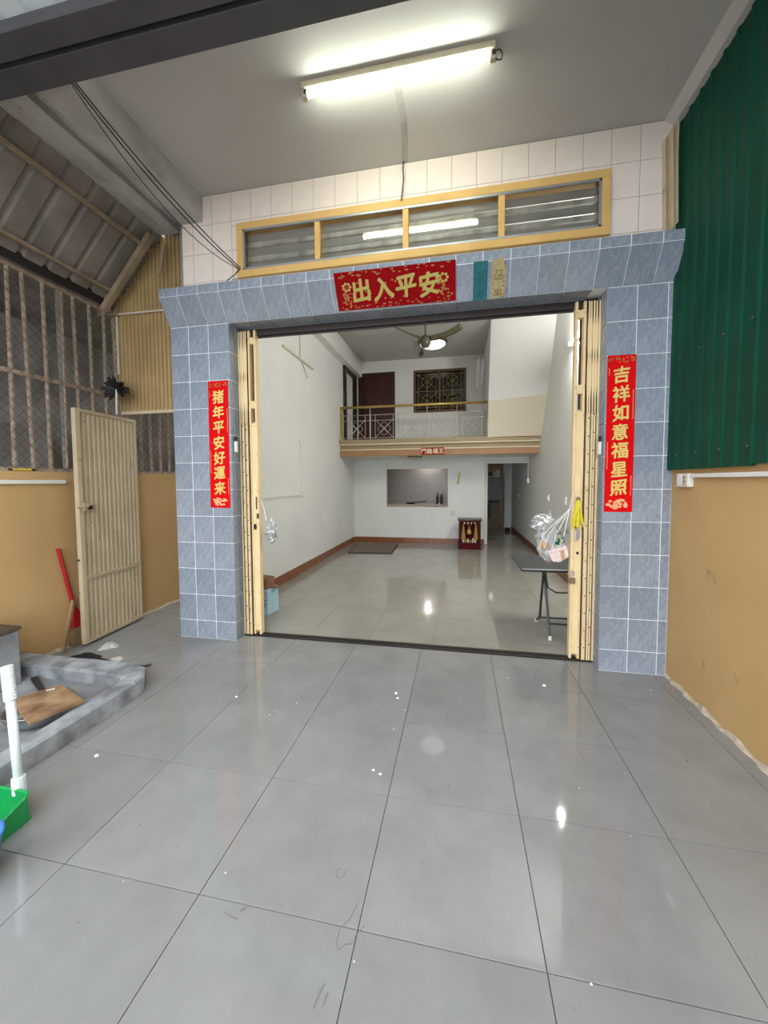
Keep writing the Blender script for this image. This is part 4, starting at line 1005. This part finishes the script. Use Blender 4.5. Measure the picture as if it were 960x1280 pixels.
# ---- folding table behind the right gate
ft = thing('folding_table', (.93,4.15,0), 'charcoal folding table with plastic top behind the right folding gate', 'table')
tx0,tx1,ty0,ty1,tz = .60,1.30,3.86,4.55,.655
bx(tx0,ty0,tz-.012,tx1,ty1,tz).build('table_top', 'table_top', ft, bevel=.004)
rim_ = MB(); r = .014
rim_.tube([(tx0,ty0,tz-.014),(tx1,ty0,tz-.014),(tx1,ty1,tz-.014),(tx0,ty1,tz-.014),(tx0,ty0,tz-.014)], r, 8).build('rim', 'table_leg', ft)
for xx in (.85,1.20):
    MB().tube([(xx,3.80,.02),(xx,3.98,.36),(xx,4.10,.62),(xx,4.12,.635)], .012, 8).build('leg', 'table_leg', ft); MB().tube([(xx-.03,4.28,.02),(xx-.03,4.12,.10),(xx-.03,4.05,.36),(xx-.03,3.97,.62)], .012, 8).build('leg', 'table_leg', ft)
    for (px_,py_) in ((xx,3.795),(xx-.03,4.285)): MB().tube([(px_,py_,.0),(px_,py_,.035)], .015, 8).build('foot_cap', 'white_plastic', ft)
MB().tube([(.82,4.12,.10),(1.17,4.12,.10)], .009, 8).build('stretcher', 'table_leg', ft); MB().tube([(.85,3.86,.13),(1.20,3.86,.13)], .009, 8).build('stretcher', 'table_leg', ft)
MB().tube([(.84,4.0,.62),(.87,4.02,.44),(.95,4.03,.39),(1.19,4.03,.39)], .008, 8).build('brace', 'table_leg', ft)
# ---- cartons behind the left gate
c1 = thing('blue_carton', (-2.10,4.05,0), 'pale blue carton with dark lettering on the floor behind left gate', 'carton')
c1o = MB().prism([(-2.34,3.86),(-2.10,3.93),(-2.07,4.13),(-2.32,4.20)], lambda p,a: (p[0],p[1],a), 0.0, .29).build('box', 'carton_blue', c1, bevel=.003)
# lettering runs up the face that looks along the wall
d_ = Vector((.24,.07,0)).normalized(); an = math.atan2(d_.y,d_.x)
nn_ = Vector((d_.y,-d_.x,0))
r2 = random.Random(4)
for i in range(9):
    p = Vector((-2.145,3.918,.08+.022*i))+nn_*.002
    o = MB()
    for q in range(4):
        a_ = r2.uniform(-.02,.012); b_ = r2.uniform(-.008,.006); L_ = r2.uniform(.008,.022); h_ = r2.uniform(.004,.008)
        P_ = lambda u,z,n: (p+d_*u+nn_*n+Vector((0,0,z)))
        o.add([P_(a_,b_,0),P_(a_+L_,b_,0),P_(a_+L_,b_+h_,0),P_(a_,b_+h_,0),P_(a_,b_,-.004),P_(a_+L_,b_,-.004),P_(a_+L_,b_+h_,-.004),P_(a_,b_+h_,-.004)],[(0,1,2,3),(7,6,5,4),(0,4,5,1),(1,5,6,2),(2,6,7,3),(3,7,4,0)])
    o.build('printed_mark', 'ink_red' if i > 4 else 'ink_blue', c1, kind='stuff')
c2 = thing('brown_carton', (-2.15,4.05,.29), 'small brown carton on top of the pale blue carton', 'carton')
MB().prism([(-2.33,3.88),(-2.12,3.94),(-2.10,4.10),(-2.31,4.16)], lambda p,a: (p[0],p[1],a), .291, .41).build('box', 'carton_brown', c2, bevel=.003)
MB().prism([(-2.11,4.0),(-2.10,4.10),(-2.02,4.10),(-2.03,4.02)], lambda p,a: (p[0],p[1],a+.0), .292, .297).build('open_flap', 'carton_brown', c2)

# ---- plastic bags on the gates
def crumple(center, rx, ry, rz, seed, n=26, m2=18, amp=.18, pinch=None):
    r = random.Random(seed); ph = [(r.uniform(1,5),r.uniform(1,6),r.uniform(0,6.28),r.uniform(.3,1)) for _ in range(9)]
    vs, fs = [], []
    for i in range(m2+1):
        t = math.pi*i/m2
        for j in range(n):
            a = 2*math.pi*j/n
            k = 1+amp*sum(w_*math.sin(p*a*1.0//1*1+q*t*2+o_+3*math.sin(p*a)) for p,q,o_,w_ in ph)/4
            z = math.cos(t); s_ = math.sin(t)*k
            if pinch: s_ *= pinch(z)
            vs.append((center[0]+rx*s_*math.cos(a), center[1]+ry*s_*math.sin(a), center[2]+rz*z*(1+.1*amp*math.sin(5*a))))
    for i in range(m2):
        for j in range(n): fs.append((i*n+j,i*n+(j+1)%n,(i+1)*n+(j+1)%n,(i+1)*n+j))
    return MB().add(vs, fs)
pb = thing('grocery_bag', (.80,3.40,.83), 'clear plastic grocery bag with packets hanging from the right folding gate', 'bag')
crumple((.765,3.45,1.02), .100, .070, .22, 5, amp=.35, pinch=lambda z: (1.0 if z < 0 else max(.12,1-.95*z))).build('film', 'bag', pb, fixn=False)
crumple((.70,3.43,1.14), .085, .05, .075, 8, amp=.6).build('loose_film', 'bag', pb, fixn=False)
for p in ((.74,1.10),(.80,1.15),(.86,1.12),(.70,1.16)): MB().tube([(p[0]-.03,3.385,.93),(p[0],3.37,1.05),(.895,3.35,1.27),(.915,3.322,1.42)], .0035, 5).build('handle_fold', 'bag_white', pb)
k_ = MB(); k_.add([(.735,3.37,.905),(.885,3.37,.955),(.905,3.37,.865),(.83,3.37,.815),(.775,3.37,.82),(.735,3.47,.905),(.885,3.47,.955),(.905,3.47,.865),(.83,3.47,.815),(.775,3.47,.82)],[(0,1,2,3,4),(9,8,7,6,5)]+[(i,5+i,5+(i+1)%5,(i+1)%5) for i in range(5)]).build('pink_packet', 'bag_pink', pb, bevel=.006)
crumple((.715,3.42,.955), .035, .03, .045, 12, 14, 10).build('tan_packet', 'bag_tan', pb, smooth=True)
k_ = MB(); r_ = random.Random(31)
for q in range(9): blob(k_, .80+r_.uniform(0,.09), 3.366, 1.0+r_.uniform(-.03,.09), r_.uniform(.008,.018), r_.uniform(.006,.014))
k_.build('green_print', 'bag_green', pb, kind='stuff')
k_ = MB()
for q in range(5): blob(k_, .765+.028*q, 3.366, .893+.0095*q, .007, .004, 5)
k_.add([(.83,3.3655,.915),(.86,3.3655,.925),(.872,3.3655,.85),(.845,3.3655,.835),(.83,3.368,.915),(.86,3.368,.925),(.872,3.368,.85),(.845,3.368,.835)], [(0,1,2,3),(7,6,5,4),(0,4,5,1),(1,5,6,2),(2,6,7,3),(3,7,4,0)])
k_.build('packet_print', 'bag_tan', pb, kind='stuff')
yb_ = thing('yellow_ribbon_bunch', (.945,3.325,1.13), 'bunch of yellow ribbons knotted on the right folding gate', 'ribbon')
r_ = random.Random(17)
for q in range(11):
    a = -.042+.084*q/10; L_ = r_.uniform(.17,.24); mt = 'yellow'
    MB().slab(lambda u,v: (.943+a*(.15+.95*u)+(v-.5)*.011, 3.300-.008*math.sin(q*1.7)-.010*math.sin(3*u), 1.345-L_*u), seq(0,1,8), [0,1], (0,.002,0)).build('ribbon', mt, yb_)
MB().lathe([(0,.02),(.012,.015),(.016,0),(.012,-.015),(0,-.02)], (.943,3.306,1.35), 10).build('knot', 'brass', yb_)
pb2 = thing('clear_bag', (-1.85,3.42,.90), 'crumpled clear plastic bag hanging from the left folding gate', 'bag')
crumple((-1.815,3.46,1.03), .050, .06, .14, 15, amp=.5, pinch=lambda z: (1.0 if z < .1 else max(.10,1-1.0*(z-.1)))).build('film', 'bag', pb2, fixn=False)
crumple((-1.825,3.46,.985), .04, .045, .05, 25, amp=.7).build('foil_packet', 'bowl', pb2)
MB().tube([(-1.845,3.41,1.13),(-1.862,3.40,1.25),(-1.876,3.37,1.33)], .004, 5).build('handle_fold', 'bag_white', pb2)

for o_ in (pb, yb_, pb2): o_.location.y += .045
# ================================================================== WASHING CORNER, FRONT LEFT
wa = bx(XL,.2,0,-2.26,2.30,.03).build('washing_floor', 'concrete', kind=S)
def ring(outer, inner, z0, z1): pass
kb = MB()
o_ = [(-2.20,.2),(-2.20,2.22),(-2.225,2.32),(-2.31,2.43),(-2.42,2.475),(XL,2.475)]
i_ = [(-2.31,.2),(-2.31,2.16),(-2.325,2.22),(-2.37,2.265),(-2.45,2.285),(XL,2.285)]
r_ = random.Random(6); n = len(o_); vs = []
# subdivide the kerb so its faces are uneven
def densify(p, k):
    out = []
    for a,b in zip(p,p[1:]):
        for t in range(k): out.append((a[0]+(b[0]-a[0])*t/k, a[1]+(b[1]-a[1])*t/k))
    return out+[p[-1]]
od, id_ = densify(o_,8), densify(i_,8); n = len(od)
for (a,b) in zip(od,id_):
    j = lambda s_=.004: r_.uniform(-s_,s_)
    vs += [(a[0]+j(),a[1]+j(),0),(a[0]+j(),a[1]+j(),.105+j()),(a[0]*.9+b[0]*.1+j(),a[1]*.9+b[1]*.1+j(),.12+j()),(b[0]*.9+a[0]*.1+j(),b[1]*.9+a[1]*.1+j(),.122+j()),(b[0]+j(),b[1]+j(),.108+j()),(b[0],b[1],.0)]
fs = []
for k in range(n-1):
    for q in range(5): fs.append((6*k+q,6*k+q+1,6*k+6+q+1,6*k+6+q))
fs += [tuple(range(6)), tuple(6*(n-1)+q for q in range(6))]
kb.add(vs, fs).build('kerb', 'cement_light', kind=S)
tkk = thing('cement_tank', (-3.32,1.9,.03), 'grey cement water tank with dark lid against the left wall', 'tank')
bx(XL+.003,1.45,.031,-3.16,2.205,.43).build('tank_body', 'concrete', tkk, bevel=.008); bx(XL+.003,1.44,.431,-3.15,2.215,.455).build('lid', 'dark_wood', tkk, bevel=.003)
bw = thing('metal_basin', (-2.58,1.88,.03), 'shallow metal basin under the stained board inside the kerb', 'basin')
MB().lathe([(0,.0),(.12,.0),(.165,.055),(.18,.098),(.187,.10),(.187,.104),(.178,.104),(.16,.06),(.115,.008),(0,.008)], (-2.56,1.87,.031), 32).build('bowl', 'bowl', bw, smooth=True)
br_ = thing('wooden_board', (-2.5,1.87,.137), 'stained plywood board lying across the metal basin', 'board')
bp = [(-2.735,1.835),(-2.625,2.055),(-2.275,1.925),(-2.365,1.675)]
MB().add([(x,y,z) for z in (.137,.152) for x,y in bp], [(0,1,2,3),(7,6,5,4),(0,4,5,1),(1,5,6,2),(2,6,7,3),(3,7,4,0)]).build('plywood', 'board', br_, bevel=.002)
MB().add([(x+.001,y,z) for z in (.1525,.156) for x,y in ((-2.63,1.97),(-2.60,2.0),(-2.595,1.995),(-2.625,1.965))], [(0,1,2,3),(7,6,5,4),(0,4,5,1),(1,5,6,2),(2,6,7,3),(3,7,4,0)]).build('white_scrap', 'plaster_bit', br_)
tag(MB().prism([(-3.13,2.24),(-2.86,2.10),(-2.85,2.13),(-3.10,2.27)], lambda p,a: (p[0],p[1],a), .031, .055).build('dark_brush', 'black', bevel=.004), 'black brush lying beside the cement tank', 'brush')
# green long handled dustpan
gp_ = thing('green_dustpan', (-2.0,1.2,0), 'green plastic dustpan with pale ribbed handle beside the kerb', 'dustpan')
P = MB(); x0,x1,y0,y1,hh,t_ = -2.16,-1.872,1.105,1.315,.115,.006
P.box(x0,y0,.002,x1,y1,.010)
def wallp(a,b,h0,h1):
    a,b = Vector((*a,0)),Vector((*b,0)); d=(b-a).normalized(); n_=Vector((d.y,-d.x,0))*t_/2
    vs=[a-n_,a+n_,b+n_,b-n_]; vs=[(v.x,v.y,.002) for v in vs]+[(vs[0].x,vs[0].y,h0),(vs[1].x,vs[1].y,h0),(vs[2].x,vs[2].y,h1),(vs[3].x,vs[3].y,h1)]
    P.add(vs,[(3,2,1,0),(4,5,6,7),(0,1,5,4),(1,2,6,5),(2,3,7,6),(3,0,4,7)])
wallp((x1-.02,y1),(x0,y1),hh,hh); wallp((x1,y0),(x1,y1-.02),hh*.45,hh); wallp((x0,y0),(x0,y1),hh*.45,hh); wallp((x1,y1-.02),(x1-.02,y1),hh,hh)
P.build('pan', 'green_plastic', gp_)
MB().tube([(x1+.003,y0,hh*.45),(x1+.003,y1-.02,hh),(x1-.018,y1+.003,hh),(x0,y1+.003,hh)], .007, 8).build('rim', 'green_plastic', gp_)
MB().tube([(-1.965,1.335,.09),(-1.97,1.338,.16)], .026, 12).build('socket', 'pole_white', gp_)
MB().tube([(-1.968,1.337,.13),(-2.03,1.365,.50)], .018, 14).build('handle', 'pole_white', gp_, smooth=True)
gr_ = MB(); d0 = Vector((-2.03,1.365,.50)); d1 = Vector((-2.055,1.375,.655))
gr_.tube([d0+(d1-d0)*t for t in seq(0,1,31)], lambda t: .0225+(.0022 if int(t*30)%2 else 0), 14).build('ribbed_grip', 'pole_white', gp_)
# blue bucket at the picture edge
bb = thing('blue_bucket', (-1.78,1.02,0), 'blue plastic bucket next to the green dustpan', 'bucket')
MB().lathe([(0,.0),(.085,.0),(.105,.17),(.112,.172),(.112,.18),(.100,.18),(.080,.008),(0,.008)], (-1.78,1.02,.001), 28).build('tub', 'blue_plastic', bb, smooth=True)
MB().tube([(-1.78+.108*math.cos(a),1.02+.0,.165+.09*math.sin(a)) for a in seq(0,math.pi,13)], .004, 6).build('bail', 'bowl', bb)
# ---- broom, stick and rags by the side gate
rb = thing('red_broom', (-3.43,2.85,0), 'red plastic broom leaning on the left wall behind the gate leaf', 'broom')
MB().tube([(-3.478,2.765,.92),(-3.468,2.88,.30)], .016, 10).build('handle', 'red_plastic', rb)
MB().prism([(2.855,.34),(2.905,.34),(2.96,.17),(2.835,.17)], lambda p,a: (a,p[0],p[1]), -3.488,-3.450).build('head', 'red_plastic', rb, bevel=.004)
MB().prism([(2.837,.17),(2.958,.17),(2.985,.005),(2.83,.005)], lambda p,a: (a,p[0],p[1]), -3.490,-3.446).build('bristles', 'broom', rb)
tag(MB().beam((-3.415,2.715,.012),(-3.438,2.845,.44),.018,.026).build('wooden_stick', 'wood'), 'worn wooden stick leaning across the red broom', 'stick')
def rag(name, cx, cy, rx, ry, h_, seed, mt, label):
    r = random.Random(seed); ph = [(r.uniform(2,9),r.uniform(2,9),r.uniform(0,6)) for _ in range(6)]
    def f(u,v):
        a = 2*math.pi*u; q = v; ed = 1+.22*math.sin(3*a+ph[0][2])+.12*math.sin(7*a+ph[1][2])
        z = h_*.6*(1-q**3)*(.6+.4*abs(math.sin(ph[2][0]*a*.5+ph[2][1]*q)))+.002
        return (cx+rx*q*ed*math.cos(a), cy+ry*q*ed*math.sin(a), z)
    return tag(MB().slab(f, seq(0,1,37), seq(.02,1,9), (0,0,-.0015)).build(name, mt, smooth=True), label, 'rag')
rag('black_rag', -3.12, 2.655, .20, .095, .045, 3, 'cloth_black', 'black rag crumpled on the floor behind the kerb')
rag('white_rag', -3.14, 2.905, .07, .075, .06, 8, 'cloth_white', 'grubby white rag under the corner of the gate leaf')
rag('white_rag', -2.84, 2.70, .05, .035, .035, 12, 'cloth_white', 'small white rag at the end of the black rag')
tag(MB().tube([(-2.62,2.56,.012),(-2.56,2.60,.018),(-2.50,2.62,.014),(-2.47,2.66,.012)], .009, 6).build('twig', 'dark_wood'), 'short dark twig on the floor beside the kerb corner', 'twig')
# ---- bits of plaster on the floor, old drips and scuffs
r_ = random.Random(77); m_ = MB()
spots = [(118,951),(166,952),(292,866),(285,881),(219,869),(335,900),(694,864),(408,864),(485,929),(505,984),(352,1105),(60,1170),(818,888),(690,1093)]
for k in range(26):
    x = r_.uniform(-2.0,1.4); y = r_.uniform(1.0,3.2); s_ = r_.choice((.002,.003,.004))
    m_.lathe([(0,0),(s_,0),(s_*.8,s_*.6),(0,s_*.8)], (x,y,.0005), 5)
for (x,y,s_) in ((-1.95,1.70,.012),(.62,2.92,.014),(-.43,2.62,.012),(-.41,2.56,.010),(-1.52,2.37,.010),(-.43,1.88,.008),(-.39,1.86,.008)):
    m_.lathe([(0,0),(s_,0),(s_*.7,s_*.5),(0,s_*.6)], (x,y,.0005), 6)
tag(m_.build('plaster_crumbs', 'plaster_bit', kind='stuff'), 'white plaster crumbs scattered over the grey floor tiles', 'debris')
def ribbon(pts, wd):
    out = MB(); vs = []; P2 = [Vector((*p,0)) for p in pts]
    for i,p in enumerate(P2):
        d = (P2[min(i+1,len(P2)-1)]-P2[max(i-1,0)]).normalized(); n_ = Vector((-d.y,d.x,0)); w2_ = wd*(.4+.9*abs(math.sin(i*1.9)))
        vs += [p+n_*w2_+Vector((0,0,.0012)), p-n_*w2_+Vector((0,0,.0012)), p-n_*w2_+Vector((0,0,.0004)), p+n_*w2_+Vector((0,0,.0004))]
    fs = []
    for i in range(len(P2)-1):
        for q in range(4): fs.append((4*i+q,4*i+(q+1)%4,4*i+4+(q+1)%4,4*i+4+q))
    return out.add(vs, fs)
for pts,wd in (([(-.345,1.26),(-.36,1.20),(-.385,1.165),(-.385,1.125),(-.37,1.105)],.0016),([(-.37,1.105),(-.355,1.125),(-.335,1.13),(-.325,1.16),(-.305,1.19)],.0012),
               ([(-.44,1.36),(-.455,1.35),(-.455,1.33),(-.435,1.32),(-.42,1.34),(-.42,1.36)],.0009),([(-.40,.96),(-.395,1.0),(-.385,1.02)],.003),([(-.375,.97),(-.372,1.0)],.003),([(-.80,1.135),(-.77,1.128),(-.74,1.125)],.0018)):
    ribbon(pts, wd).build('floor_stain', 'stain', floor)
